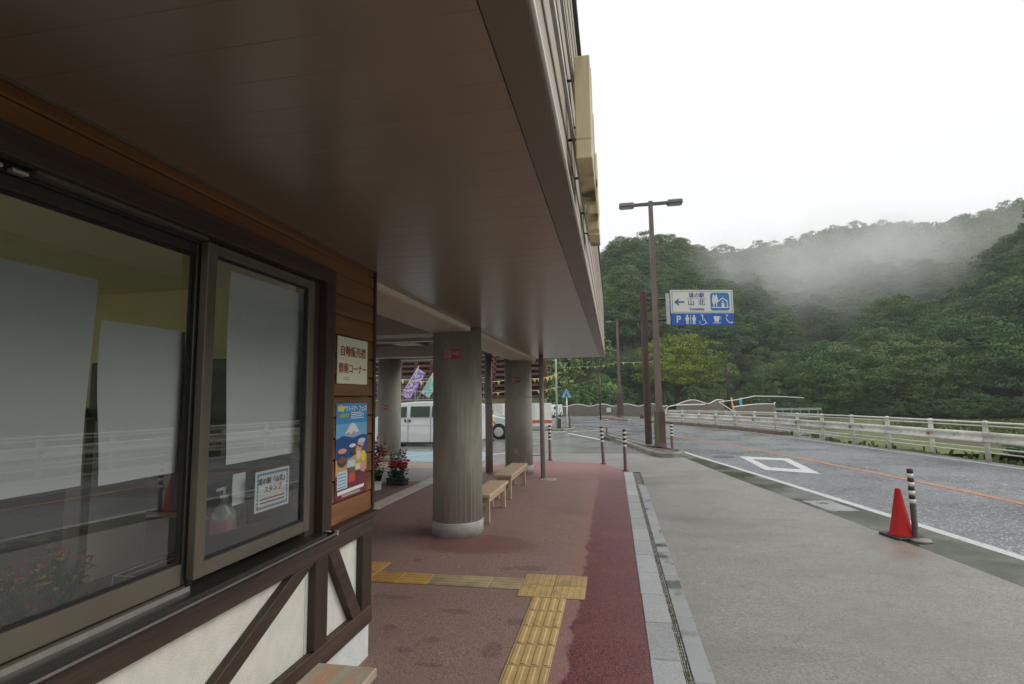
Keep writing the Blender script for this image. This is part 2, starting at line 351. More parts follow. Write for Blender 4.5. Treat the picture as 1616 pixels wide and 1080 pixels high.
WETX = [(-.40, 3.4), (-.38, 3.96), (-.385, 4.65), (-.36, 5.4), (-.35, 6.1), (-.38, 7.5), (-.376, 8.8), (-.42, 11.4)]
def b_red(n, l, p, v):
    sp = n.new('ShaderNodeSeparateXYZ'); l.new(v, sp.inputs[0])
    vo = n.new('ShaderNodeTexVoronoi'); vo.inputs['Scale'].default_value = 125; l.new(v, vo.inputs['Vector'])
    sep = n.new('ShaderNodeSeparateColor'); l.new(vo.outputs['Color'], sep.inputs[0])
    wob = NZ(n, l, v, 5, 5, .6); mid = NZ(n, l, v, 2.2, 5); big = NZ(n, l, v, .8, 5)
    edge = MA(n, l, 'ADD', sp.outputs[0], MRG(n, l, wob, 0, 1, -.11, .11))
    yend = MRG(n, l, MA(n, l, 'ADD', sp.outputs[1], MRG(n, l, wob, 0, 1, -.1, .1)), 11.95, 12.05)
    wet = MA(n, l, 'MAXIMUM', MRG(n, l, edge, -.375, -.345), yend)
    dry = MXC(n, l, MRG(n, l, sep.outputs[0], .1, .9), (.14, .082, .070), (.33, .20, .172))
    dry = MXC(n, l, MRG(n, l, mid, .4, .65, 0, .5), dry, (.21, .15, .135))
    dry = MXC(n, l, MRG(n, l, big, .5, .7, 0, .6), dry, (.17, .10, .085))
    band = MA(n, l, 'MULTIPLY', MRG(n, l, edge, -.56, -.40), MRG(n, l, wob, .3, .6, .15, .6))
    dry = MXC(n, l, band, dry, (.27, .125, .11))
    wc = MXC(n, l, MRG(n, l, sep.outputs[0], .1, .9), (.050, .012, .014), (.21, .058, .060))
    wc = MXC(n, l, MRG(n, l, mid, .5, .75, 0, .4), wc, (.19, .08, .075))
    wc = MXC(n, l, MRG(n, l, sp.outputs[1], 11.5, 13.5), wc, (.27, .125, .115))
    c = MXC(n, l, wet, dry, wc)
    def spot(x, y, rx, ry, soft=.25, wobk=.5):
        dx = MA(n, l, 'DIVIDE', MA(n, l, 'SUBTRACT', sp.outputs[0], x), rx); dy = MA(n, l, 'DIVIDE', MA(n, l, 'SUBTRACT', sp.outputs[1], y), ry)
        d = MA(n, l, 'ADD', MA(n, l, 'MULTIPLY', dx, dx), MA(n, l, 'MULTIPLY', dy, dy))
        d = MA(n, l, 'ADD', d, MRG(n, l, NZ(n, l, v, 16, 6, .7), .2, .8, -wobk*1.7, wobk*1.7))
        return MRG(n, l, d, 1-soft, 1+soft, 1, 0)
    tot = None
    for s in [(-.90, 5.62, .17, .09), (-1.33, 4.43, .13, .05), (-.89, 3.82, .07, .12), (-.80, 4.30, .10, .06), (-1.98, 4.66, .18, .045), (-2.15, 5.72, .06, .07),
              (-1.75, 4.05, .05, .05), (-1.5, 3.72, .06, .04), (-1.12, 5.57, .07, .05), (-1.36, 3.9, .06, .05), (-1.25, 3.55, .1, .03)]:
        q = spot(*s); tot = q if tot is None else MA(n, l, 'MAXIMUM', tot, q)
    c = MXC(n, l, MA(n, l, 'MULTIPLY', MA(n, l, 'MULTIPLY', tot, MRG(n, l, NZ(n, l, v, 60, 3), .3, .6, .2, .8)), .6), c, (.06, .03, .026))
    pud = spot(-1.75, 6.45, .75, .42, .3, .35)
    c = MXC(n, l, MA(n, l, 'MULTIPLY', pud, .5), c, (.15, .032, .024))
    l.new(c, p.inputs['Base Color'])
    l.new(MA(n, l, 'SUBTRACT', MRG(n, l, wet, 0, 1, .82, .5), MA(n, l, 'MULTIPLY', pud, .35)), p.inputs['Roughness'])
    BMP(n, l, p, vo.outputs['Distance'], .5, .004)
m_red = ground_mat('red granular paving', b_red)

m_gutter = mat('wet mossy gutter concrete', (.085, .09, .07), (.15, .155, .13), 3, .3, .2, 60, coord='Object', c3=(.035, .045, .02), c3scale=1.3, c3lo=.40, c3hi=.58, rough2=.16)
m_kerb = mat('granite kerb', (.27, .28, .28), (.39, .40, .40), 60, .55, .2, 90, c3=(.30, .31, .31), c3scale=2.5, c3lo=.5, c3hi=.75)
m_chan = mat('smooth drain concrete', (.27, .285, .285), (.33, .345, .345), 3, .35, .05, 30, c3=(.10, .10, .08), c3scale=2.2, c3lo=.56, c3hi=.64, rough2=.15)
m_kerb2 = mat('dark wet kerb', (.22, .22, .19), (.30, .30, .265), 5, .45, .2, 40, c3=(.11, .12, .07), c3scale=2.5, c3lo=.45, c3hi=.65)
m_kerbb = mat('brown stained kerb', (.12, .085, .07), (.2, .15, .12), 5, .5, .2, 40)
m_line = mat('worn white road paint', (.62, .63, .62), (.50, .51, .50), 30, .4, .3, 60, c3=(.28, .29, .29), c3scale=14, c3lo=.58, c3hi=.72)
m_or = mat('worn orange road paint', (.62, .23, .07), (.52, .19, .06), 30, .4, .3, 60, c3=(.13, .12, .115), c3scale=20, c3lo=.52, c3hi=.62)
m_tile = mat('tan tactile tile', (.48, .33, .13), (.40, .28, .12), 10, .55, .2, 70, c3=(.30, .22, .10), c3scale=4, c3lo=.55, c3hi=.75)
m_tileo = mat('orange tactile tile', (.46, .27, .07), (.40, .24, .07), 10, .55, .2, 70, c3=(.30, .20, .08), c3scale=4, c3lo=.55, c3hi=.75)
m_tileg = mat('faded tactile tile', (.40, .32, .18), (.34, .27, .15), 10, .6, .2, 70, c3=(.25, .2, .11), c3scale=4, c3lo=.5, c3hi=.75)
m_tilew = mat('pale tactile tile', (.60, .54, .44), (.5, .45, .36), 10, .6, .2, 70)
m_lot = mat('wet parking asphalt', (.20, .205, .20), (.27, .275, .27), 30, .22, .2, 60)
m_blue = mat('light blue parking paint', (.18, .42, .55), (.3, .5, .6), 8, .35, c3=(.45, .55, .58), c3scale=3, c3lo=.45, c3hi=.7)
m_field = mat('riverside grass', (.075, .115, .022), (.14, .17, .04), 1.2, .9, 1, 9, c3=(.085, .075, .035), c3scale=.22, c3lo=.5, c3hi=.62, coord='Object')
m_river = mat('grey river water', (.10, .105, .085), (.13, .13, .105), .8, .12, .1, 3)
m_bank = mat('weedy brown bank', (.06, .06, .025), (.13, .10, .045), 2.5, .95, 1, 12, c3=(.05, .08, .02), c3scale=1.1, c3lo=.45, c3hi=.6)
m_hill = mat('forest floor', (.018, .026, .010), (.03, .042, .015), .5, .95, 1, 2)

# ------------------------------------------------------------------ setting: ground sheets
zero = lambda c: (lambda y: c)
# lower land out to the horizon
gm = mesh('g', [(-900, -900, -2.6), (1200, -900, -2.6), (1200, 1500, -2.6), (-900, 1500, -2.6)], [(0, 1, 2, 3)])
struct('ground', gm, m_field)
struct('road', strip(-40, 52, nearx, lambda y: farx(y)+.45, -.006, .7, 1), m_road)
lot = mesh('lot', [(-70, -40, -.016), (3.4, -40, -.016), (3.4, 8, -.016), (6, 20, -.016), (9.5, 25, -.016), (9.5, 48, -.016), (16, 60, -.016), (16, 70, -.016), (-70, 70, -.016)], [tuple(range(9))])
struct('parking_lot', lot, m_lot)
struct('walkway', strip(-20, 16.9, lambda y: .55 if y < 12.9 else -9, walkx, 0, .1), m_walk)
def islx(y): return interp([(16.9, 1.2), (18.04, .73), (20.17, .29), (23.2, -.44), (29, -2.6)], y)
struct('plaza', strip(16.9, 28.5, zero(-9), islx, -.001, .5), mat('wet plaza asphalt', (.19, .195, .185), (.26, .265, .255), 50, .24, .2, 90, c3=(.14, .145, .14), c3scale=.8, c3lo=.45, c3hi=.7))
struct('gutter', strip(-20, 16.4, walkx, nearx, -.004, .4), m_gutter)
# embankment down to the river, river, far bank and field
def off(d, z, y0=-42, y1=60, step=2):
    out = []; y = y0
    while y <= y1:
        s = (farx(y+.5)-farx(y-.5)); nn = Vector((1, -s)).normalized(); out.append((farx(y)+nn.x*d, y+nn.y*d, z)); y += step
    return out
def ribbon(prof, name, m, y0=-42, y1=60):
    rows = [off(d, z, y0, y1) for d, z in prof]; k = len(rows[0]); v = [p for r in rows for p in r]; f = []
    v = [(a+rnd.uniform(-.2, .2)*(0 < i//k < len(rows)-1), b, c+rnd.uniform(-.12, .12)*(0 < i//k)) for i, (a, b, c) in enumerate(v)]
    for i in range(len(rows)-1):
        for j in range(k-1): f.append((i*k+j, (i+1)*k+j, (i+1)*k+j+1, i*k+j+1))
    o = struct(name, mesh(name, v, f), m); return o
ribbon([(.45, -.01), (.75, -.03), (1.1, -.35), (2.0, -.7), (3.5, -1.0), (7, -1.5), (10, -1.75), (13, -2.35)], 'embankment', m_bank, -42, 30)
ribbon([(12.5, -2.30), (18, -2.30), (24.5, -2.30)], 'river', m_river, -42, 36)
ribbon([(24, -2.4), (25.5, -1.9), (29, -1.69)], 'river_bank', m_bank, -42, 34)
struct('riverside_field', strip(-60, 34, lambda y: farx(y)+27.5, zero(330), -1.66, 2, 20), m_field)
struct('riverside_field', strip(34, 210, lambda y: 13.5+(y-34)*.05, zero(330), -1.66, 4, 20), m_field)

# road markings
def line(name, f, w, m, y0, y1, z=-.002): return struct(name, strip(y0, y1, lambda y: f(y)-w/2, lambda y: f(y)+w/2, z, .5), m)
line('road_edge_line', lambda y: nearx(y)+.07, .15, m_line, -40, 19.0)
line('road_edge_line', farx, .13, m_line, -40, 38)
line('road_centre_line', oranx, .17, m_or, -40, 26)
def poly(name, pts, m, z, parent=None):
    o = obj(name, mesh(name, [(a, b, z) for a, b in pts], [tuple(range(len(pts)))]), m, parent); o['kind'] = 'structure'; return o
d0 = [(3.48, 16.45), (4.66, 15.98), (4.42, 12.98), (3.42, 13.55)]
cx = sum(p[0] for p in d0)/4; cyy = sum(p[1] for p in d0)/4
d1 = [(cx+(a-cx)*.60, cyy+(b-cyy)*.60) for a, b in d0]
v = [(a, b, -.002) for a, b in d0+d1]
struct('diamond_marking', mesh('d', v, [(i, (i+1) % 4, 4+(i+1) % 4, 4+i) for i in range(4)]), m_line)
for (a, b) in [((-2.2, 26.2), (-.5, 22.2)), ((-3.0, 27.0), (.9, 29.4)), ((-1.0, 30), (2.0, 31.5)), ((-4.4, 27.6), (-1.9, 27.4))]:
    d = Vector((b[0]-a[0], b[1]-a[1])); nn = Vector((-d.y, d.x)).normalized()*.09
    poly('road_marking', [(a[0]-nn.x, a[1]-nn.y), (b[0]-nn.x, b[1]-nn.y), (b[0]+nn.x, b[1]+nn.y), (a[0]+nn.x, a[1]+nn.y)], m_line, .003)

# red pavement
red = [(-8, -12), (.18, -12), (.18, 12.6), (.17, 12.95), (.07, 13.45), (-.12, 13.95), (-.4, 14.35), (-.75, 14.6), (-1.09, 14.76), (-1.68, 14.84), (-2.07, 14.74), (-2.7, 14.35), (-3.3, 13.6), (-3.45, 11.6), (-3.9, 11.05), (-8, 11.05)]
struct('red_pavement', mesh('red', [(a, b, .004) for a, b in red], [tuple(range(len(red)))]), m_red)
poly('asphalt_strip', [(-12, 11.05), (-3.9, 11.05), (-3.45, 11.6), (-3.4, 13.2), (-12, 13.2)], mat('grey granular strip', (.24, .23, .21), (.17, .165, .15), 60, .5, .4, 80), .003)
poly('yellow_edge_line', [(-12, 13.7), (-3.6, 13.7), (-3.6, 13.82), (-12, 13.82)], mat('faded yellow paint', (.5, .38, .12), (.42, .33, .16), 20, .5), .0065)
poly('pink_strip', [(-12, 13.2), (-3.35, 13.2), (-2.9, 14.3), (-12, 14.35)], mat('faded pink paving', (.34, .23, .20), (.28, .2, .18), 40, .5), .003)
poly('parking_bay_marking', [(-12, 14.4), (-3.6, 14.4), (-3.9, 17.2), (-12, 17.2)], m_blue, .0035)
for k in range(6):
    x = -10.5+k*1.15
    poly('bay_hatch_line', [(x, 14.5), (x+.18, 14.5), (x+1.5, 17.1), (x+1.32, 17.1)], m_line, .0072)

# kerb stones along the red pavement, drain channel with its grate
kerb = bpy.data.objects.new('kerb', None); link(kerb); kerb['kind'] = 'structure'
kv = []
km = MB().box(0, .2, 0, .592, -.10, .010, c=.006).me('kerb_stone')
km.materials.append(m_kerb)
ky = 12.85
while ky > -6:
    ky -= .6; o = obj('kerb_stone', km, None, kerb, loc=(.182+rnd.uniform(-.002, .002), ky, rnd.uniform(-.0015, .0015)))
struct('drain_floor', mesh('df', [(.382, -8, -.02), (.428, -8, -.02), (.428, 12.6, -.02), (.382, 12.6, -.02)], [(0, 1, 2, 3)]), black_r)
cm = MB().box(0, .13, 0, .995, -.1, .004, c=.004).me('channel_block'); cm.materials.append(m_chan)
chan = bpy.data.objects.new('drain_channel', None); link(chan); chan['kind'] = 'structure'
ky = 10.6
while ky > -6:
    ky -= 1.0; obj('channel_block', cm, None, chan, loc=(.429, ky, 0))
box('catch_basin_lid', galv, chan, .40, .56, 10.62, 11.1, -.02, .008, c=.004)
gb = MB()
for k in range(3): gb.box(.386+k*.014, .391+k*.014, -6, 10.6, -.012, .003)
y = -6
while y < 10.6: gb.box(.384, .426, y, y+.006, -.014, .0015); y += .05
gb.obj('drain_grate', galv, chan)['kind'] = 'stuff'
lf = MB(); leafm = mat('fallen leaves', (.10, .06, .02), (.25, .10, .03), 40, .8, c3=(.10, .12, .03), c3scale=30, c3lo=.45, c3hi=.6)
for k in range(600):
    y = rnd.uniform(2.5, 12.6) if k < 380 else rnd.uniform(10.9, 12.7); x = rnd.gauss(.405, .012) if k < 380 else rnd.uniform(.39, .56)
    s = rnd.uniform(.006, .02); a = rnd.uniform(0, 6.28); z = rnd.uniform(.006, .02)
    p = [(x+math.cos(a+t)*s*(1 if j % 2 else .6), y+math.sin(a+t)*s*(1 if j % 2 else .6), z+rnd.uniform(-.004, .006)) for j, t in enumerate((0, 1.57, 3.14, 4.71))]
    lf.add(p, [(0, 1, 2, 3)])
tag(lf.obj('fallen_leaves', leafm), 'brown and green fallen leaves caught along the narrow drain grate', 'leaves', kind='stuff')

# traffic island with kerb under the lamp and sign posts
isl = [(-.55, 23.3), (-.45, 23.75), (-.2, 23.5), (.55, 20.7), (1.12, 18.5), (1.75, 17.2), (2.02, 16.7), (1.9, 16.15), (1.6, 15.95), (1.32, 15.9), (1.05, 16.4), (.72, 18.0), (.29, 20.1), (-.44, 23.1)]
cxm = lambda P: (sum(p[0] for p in P)/len(P), sum(p[1] for p in P)/len(P))
def island(name, P, h=.13, w=.16):
    # kerb ring with an inner earth bed
    e = bpy.data.objects.new(name, None); link(e); e['kind'] = 'structure'
    n = len(P); inner = []
    for i in range(n):
        a, b, c = Vector(P[i-1]), Vector(P[i]), Vector(P[(i+1) % n])
        d = ((b-a).normalized()+(c-b).normalized()).normalized(); nn = Vector((d.y, -d.x))
        cen = Vector(cxm(P)); q1, q2 = b+nn*w, b-nn*w
        inner.append(q1 if (q1-cen).length < (q2-cen).length else q2)
    v = [(*p, -.05) for p in P]+[(*p, h-.02) for p in P]+[tuple(Vector(p).lerp(q, .12))+(h,) for p, q in zip(P, inner)]+[(*q, h) for q in inner]+[(*q, h-.04) for q in inner]
    f = []
    for k in range(4):
        for i in range(n): f.append((k*n+i, k*n+(i+1) % n, (k+1)*n+(i+1) % n, (k+1)*n+i))
    obj('kerb_edge', mesh('k', v, f), m_kerb2, e)
    obj('island_bed', mesh('b', [(*q, h-.04) for q in inner], [tuple(range(n))]), m_kerbb, e)
    return e
island('traffic_island', isl)
island('traffic_island', [(-9, 29.4), (-9, 28.25), (-4.1, 28.32), (-2.57, 27.9), (-2.1, 28.4), (-2.1, 29.6), (-3.2, 30.2), (-9, 30.3)], .12, .18)
island('traffic_island', [(-1.3, 47), (-1.25, 44.9), (.2, 40.7), (.9, 38.2), (1.2, 39), (1.1, 41), (.6, 45), (-.4, 48)], .12, .2)
# far kerb under the guard fence
struct('roadside_kerb', MB().prism([(0, 0), (.22, 0), (.22, .16), (.02, .16)], 'y', 0, 1).me('x') if False else
       mesh('rk', *(lambda ys: ([p for y in ys for p in ((farx(y)+.22, y, -.01), (farx(y)+.24, y, .15), (farx(y)+.62, y, .15), (farx(y)+.66, y, -.02))],
                                [(i*4+j, i*4+j+1, i*4+j+5, i*4+j+4) for i in range(len(ys)-1) for j in range(3)]+[(0, 1, 2, 3)]))([25+k*.6 for k in range(20)])), m_kerbb)

# tactile paving
def tile_mesh(kind):
    b = MB().box(-.147, .147, -.147, .147, -.004, .004, c=.002)
    if kind == 'bar':
        for k in range(4):
            x = -.1125+k*.075; b.prism([(x-.0225, .004), (x+.0225, .004), (x+.014, .0095), (x-.014, .0095)], 'y', -.135, .135)
    else:
        for i in range(5):
            for j in range(5):
                x, y = -.115+i*.0575, -.115+j*.0575; b.lathe([(.012, .004), (.007, .009)], 8, (x, y), False)
    return b.me('tactile_'+kind)
tac = bpy.data.objects.new('tactile_paving', None); link(tac); tac['kind'] = 'structure'
TM = {}
def tile(kind, m, x, y, rz=0):
    k = (kind, m.name)
    if k not in TM: t = tile_mesh(kind); t.materials.append(m); TM[k] = t
    o = obj('tactile_tile', TM[k], None, tac, loc=(x, y, .008+rnd.uniform(-.0006, .0006)), rot=(0, 0, rz+rnd.uniform(-.004, .004)))
for i in range(16): tile('bar', m_tile, -.605, 4.67-i*.3)
for i in range(2):
    for j in range(2): tile('dot', m_tile, -.75+i*.3, 4.98+j*.3)
for i in range(12): tile('bar', (m_tileg, m_tileg, m_tileg, m_tileo)[min(i, 3)], -1.05-i*.3, 5.14, R(90))
for i in range(18): tile('dot' if i > 4 else 'bar', m_tilew if i > 2 else m_tile, -3.9, 7.3+i*.3)
tile('dot', m_tileo, -2.55, 5.44)

# manhole, gutter lid, drain plate
mh = MB().lathe([(.30, -.004), (.30, .001), (.27, .002), (.265, 0), (.0, .0)], 32); o = mh.obj('manhole_cover', galv, None, loc=(3.02, 16.3, .0)); o.data.materials[0] = mat('dark iron', (.06, .06, .06), (.1, .1, .1), 30, .45, .3); tag(o, 'round iron manhole cover in the road left of the white diamond', 'manhole cover')
o = box('gutter_lid', m_chan, None, -.22, .22, -.4, .4, -.03, .004, c=.004, loc=(3.28, 9.35, 0), rot=(0, 0, R(10))); tag(o, 'rectangular concrete lid set in the mossy gutter beside the road line', 'gutter lid')
dp = thing('drain_cover', 'small square metal drain cover at the foot of the downpipe', 'drain cover', (-1.42, 11.55, .004))
box('frame', conc_l, dp, -.16, .16, -.13, .13, 0, .006, c=.002)
for k in range(6): box('slot', steel_dk, dp, -.12+k*.043, -.105+k*.043, -.10, .10, .006, .008)

# ------------------------------------------------------------------ station building
B = thing('roadside_station_building', 'long roadside building with brown wood cladding, half timbered base, wide canopy and round concrete columns', 'building', (0, 0, 0))
YA, YB = -5.0, 3.6           # shop wall runs from behind the camera to y = 3.6
XW = -1.70
# foundation and plaster base
box('foundation', foundation_m, B, XW-.2, XW-.012, YA, YB, 0, .24)
pl = [YA, -1.2, .6, 2.82, YB]
for i in range(4): box('plaster_panel', plaster, B, XW-.16, XW-.02, pl[i], pl[i+1]-.004, .24, .92)
# timber frame pieces, all a little proud of the plaster
def timber(name, pts, x0=XW-.02, x1=XW+.028, m=None):   # pts polygon in (y,z)
    b = MB().prism(pts, 'x', x0, x1); o = b.obj(name, m or wood_dark, B)
    md = o.modifiers.new('b', 'BEVEL'); md.width = .004; md.segments = 1; return o
timber('bottom_rail', [(YA, .245), (YB-.03, .245), (YB-.03, .36), (YA, .36)])
timber('top_rail', [(YA, .85), (YB-.03, .85), (YB-.03, .955), (YA, .955)], x1=XW+.031)
box('rail_cap', wood_dark, B, XW-.02, XW+.06, 3.005, YB-.0, .957, .985, c=.004)
for y in (2.845, 3.42, 1.02-.1, -1.0, -3.2): timber('stud', [(y, .362), (y+.135, .362), (y+.135, .848), (y, .848)], m=wood_darkv)
def brace(y0, y1, up_, w=.13, x1=XW+.0265):
    z0, z1 = .362, .848
    if up_: timber('brace', [(y0, z0), (y0+w*1.5, z0), (y1, z1-.0), (y1-w*1.5, z1)], x1=x1)
    else: timber('brace', [(y0, z1), (y0+w*.95, z1), (y1, z0), (y1-w*.95, z0)], x1=x1)
brace(1.62, 2.84, True); brace(2.985, 3.418, False); brace(-.4, .9, True); brace(-2.3, -1.05, True)
# siding boards right of the window and over the head
bz = [(.988, 1.12), (1.123, 1.252), (1.255, 1.382), (1.385, 1.512), (1.515, 1.642), (1.645, 1.772), (1.775, 1.902), (1.905, 2.032), (2.035, 2.162), (2.165, 2.292), (2.295, 2.422), (2.425, 2.552)]
for a, b in bz: MB().prism([(XW-.03, a), (XW-.002, a), (XW+.006, a+.006), (XW+.001, b-.004), (XW-.03, b-.001)], 'y', 3.003, YB-.022).obj('siding_board', wood_orange, B)
for a, b in ((2.555, 2.634), (2.638, 2.688)): MB().prism([(XW-.03, a), (XW-.002, a), (XW+.006, a+.006), (XW+.001, b-.003), (XW-.03, b-.001)], 'y', YA, YB-.022).obj('siding_board', wood_orange, B)
box('corner_trim', wood_darkv, B, XW-.06, XW+.018, YB-.02, YB+.005, .988, 2.688, c=.003)
box('corner_post_end', wood_orange, B, XW-.3, XW-.062, YB-.018, YB+.003, .988, 2.688)
box('side_wall', room_y, B, -7.5, XW-.02, 3.46, 3.56, 0, 2.95)
box('side_cladding', wood_dark, B, -7.5, XW-.30, 3.565, 3.6, 0, 2.68)
# window head timber and jamb
timber('window_head', [(YA, 2.46), (3.0, 2.46), (3.0, 2.552), (YA, 2.552)], x1=XW+.03)
timber('window_jamb', [(2.90, .988), (3.0, .988), (3.0, 2.458), (2.90, 2.458)], x1=XW+.03, m=wood_darkv)
box('window_reveal', wood_darkv, B, XW-.12, XW-.021, 2.80, 3.0, .99, 2.552)
box('backing_wall', wood_dark, B, XW-.12, XW-.032, 3.032, YB-.024, .93, 2.688)
box('backing_wall', wood_dark, B, XW-.12, XW-.032, YA, 3.03, 2.475, 2.688)
box('interior_upstand', room_d, B, XW-.2, XW-.1, YA, 3.45, .92, .985)
# sill with metal drip edge
box('window_sill', alu_dark, B, XW-.13, XW+.062, YA, 2.898, .957, .992, c=.003)
MB().tube([(XW+.066, YA, .968), (XW+.066, 2.99, .968)], .0055, 6).obj('sill_edge', drip, B)
MB().tube([(XW-.03, 2.926, .996), (XW+.07, 2.926, .996)], .004, 6).obj('sill_edge', drip, B)
box('sill_end_cap', drip, B, XW+.052, XW+.078, 2.985, 3.003, .955, .985, c=.003)
for k, xx in enumerate((-.055, -.035, -.012)): box('window_track', (alu_dark, alu_brown, drip)[k], B, XW+xx-.004, XW+xx+.004, YA, 1.962, .992, 1.01+.0*k)
# windows
def sash(y0, y1, x, z0=1.03, z1=2.44, fw=.055, bw=.06, mf=alu_brown, inner=True):
    w = MB()
    w.box(x-.02, x+.016, y0+fw, y1-fw, z0, z0+bw, c=.003)
    w2 = w if inner else MB()
    w2.box(x-.02, x+.018, y0, y0+fw, z0, z1, c=.003); w2.box(x-.02, x+.018, y1-fw, y1, z0, z1, c=.003)
    w2.box(x-.02, x+.016, y0+fw, y1-fw, z1-.045, z1, c=.003)
    o = w.obj('window_frame', mf, B)
    if not inner: w2.obj('dark_stile', alu_dark, o)
    s = MB(); a, b, c, d = y0+fw, y1-fw, z0+bw, z1-.045
    s.box(x-.008, x+.004, a, a+.012, c, d); s.box(x-.008, x+.004, b-.012, b, c, d); s.box(x-.008, x+.003, a+.012, b-.012, c, c+.012); s.box(x-.008, x+.003, a+.012, b-.012, d-.012, d)
    s.obj('seal', rubber, o)
    if inner:
        box('inner_rail', alu_dark, o, x-.03, x-.021, y0+fw-.01, y1-fw+.01, z0+bw+.001, z0+bw+.075)
    g = mesh('pane', [(x-.002, a, c), (x-.002, b, c), (x-.002, b, d), (x-.002, a, d)], [(0, 1, 2, 3)])
    obj('pane', g, glass, o)
    return o
sash(1.962, 2.80, XW-.012)
sash(.22, 1.985, XW-.058, z0=1.012, z1=2.43, fw=.034, bw=.085, inner=False)
sash(-1.62, .245, XW-.012); sash(-3.4, -1.6, XW-.058, inner=False)
box('window_mullion', alu_dark, B, XW-.078, XW-.034, 1.972, 2.0, 1.0, 2.45)
box('frame_head', alu_dark, B, XW-.09, XW-.033, YA, 1.96, 2.43, 2.47)
for k, y in enumerate((1.13, 1.20)): box('track_clip', drip, B, XW-.03, XW-.002, y, y+.045, 2.43, 2.442, c=.003)
box('head_track', alu_brown, B, XW-.03, XW+.004, 1.26, 1.96, 2.444, 2.458)
# room behind the glass; back and end walls left open to brighten it
box('room_ceiling', room_y, B, -6.0, XW-.13, YA, 3.455, 2.60, 2.68)
box('room_floor', room_f, B, -6.0, XW-.21, YA, 3.455, .02, .06)
for z0, z1, y0, y1 in ((.07, .5, YA, 3.455), (2.45, 2.595, YA, 3.455), (.5, 2.45, YA, -4.7), (.5, 2.45, -1.0, -.8), (.5, 2.45, 3.1, 3.455)):
    box('room_back_wall', room_y, B, -6.08, -6.0, y0, y1, z0, z1)
box('room_end_wall', room_y, B, -6.0, XW, YA-.1, YA-.005, 2.45, 2.68)  # only a strip over an opening added to let daylight in
# canopy soffit: narrow boards across the canopy
sp = MB().box(-1.835, -.289, 0, .1492, 0, .02, c=.0015).me('soffit_panel'); sp.materials.append(soffit_m)
y = 12.72
while y > -3.5: obj('soffit_panel', sp, None, B, loc=(0, y, 2.69+rnd.uniform(-.0002, .0002))); y -= .15
box('soffit_backing', steel_dk, B, -1.83, -.17, -3.5, 12.86, 2.712, 2.76)
for a, b in ((-3.5, -.2), (-.195, 6.25), (6.255, 12.9)): box('soffit_edge', fascia_m, B, -.286, -.172, a, b, 2.687, 2.711, c=.002)
box('soffit_end_trim', fascia_m, B, -2.34, -.287, 12.872, 12.9, 2.682, 2.76)
box('wall_soffit_trim', alu_brown, B, XW+.004, XW+.016, -3.5, YB, 2.678, 2.6895)
MB().tube([(-.163, -3.5, 2.70), (-.163, 12.9, 2.70)], .008, 6).obj('drip_trim', edge_white, B)
zz = 2.71
fz = [2.71, 2.90, 3.09, 3.28, 3.45, 3.62, 3.80, 3.98, 4.15]
for i in range(8):
    for a, b in ((-3.5, 3.9), (3.903, 8.6), (8.603, 12.895)):
        MB().prism([(-.20, fz[i]), (-.166, fz[i]+.002), (-.170, fz[i+1]-.006), (-.20, fz[i+1]-.004)], 'y', a, b).obj('fascia_board', clad_m, B)
box('fascia_core', steel_dk, B, -.30, -.201, -3.5, 12.89, 2.765, 4.15)
box('roof_cap', cap_m, B, -.34, -.145, -3.52, 12.92, 4.152, 4.22, c=.004)
box('roof_slab', steel_dk, B, -9.0, -.305, 3.4, 12.88, 3.22, 4.10); box('roof_slab', steel_dk, B, -6.1, -.305, -3.5, 3.395, 3.22, 4.10)  # slab over the room stops at its back wall to let daylight in
# beams and the inner, higher ceiling
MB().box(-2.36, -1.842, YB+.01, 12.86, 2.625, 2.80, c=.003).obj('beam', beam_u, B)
box('beam_edge', beam_m, B, -1.8415, -1.828, YB+.01, 12.86, 2.64, 2.6885)
box('wall_lintel', beam_m, B, -1.84, XW-.03, YB+.006, YB+.03, 2.60, 2.688)
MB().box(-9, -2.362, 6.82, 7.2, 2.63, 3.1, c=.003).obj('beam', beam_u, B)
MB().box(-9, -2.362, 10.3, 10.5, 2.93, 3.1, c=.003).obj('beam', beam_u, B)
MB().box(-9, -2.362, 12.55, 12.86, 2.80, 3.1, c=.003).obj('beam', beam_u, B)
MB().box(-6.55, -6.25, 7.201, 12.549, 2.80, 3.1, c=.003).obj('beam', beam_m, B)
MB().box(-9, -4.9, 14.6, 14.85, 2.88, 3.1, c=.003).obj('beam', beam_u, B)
box('roof_slab', steel_dk, B, -9, -4.6, 12.9, 15.0, 3.12, 3.3)
ip = MB().box(-9, -2.362, 0, .196, 0, .02, c=.002).me('ceiling_panel'); ip.materials.append(mat('grey brown ceiling metal', (.23, .215, .20), (.25, .235, .22), 2, .22, metal=.4))
y = 14.6
while y > YB: obj('ceiling_panel', ip, None, B, loc=(0 if y < 12.6 else -2.4, y-.2+.002, 3.105)); y -= .2
o = box('ceiling_light', steel_dk, B, -5.15, -4.4, 11.5, 12.35, 3.05, 3.10, c=.004); box('diffuser', mat('light diffuser', (.55, .52, .33), rough=.5), o, -5.05, -4.5, 11.6, 12.25, 3.042, 3.049)
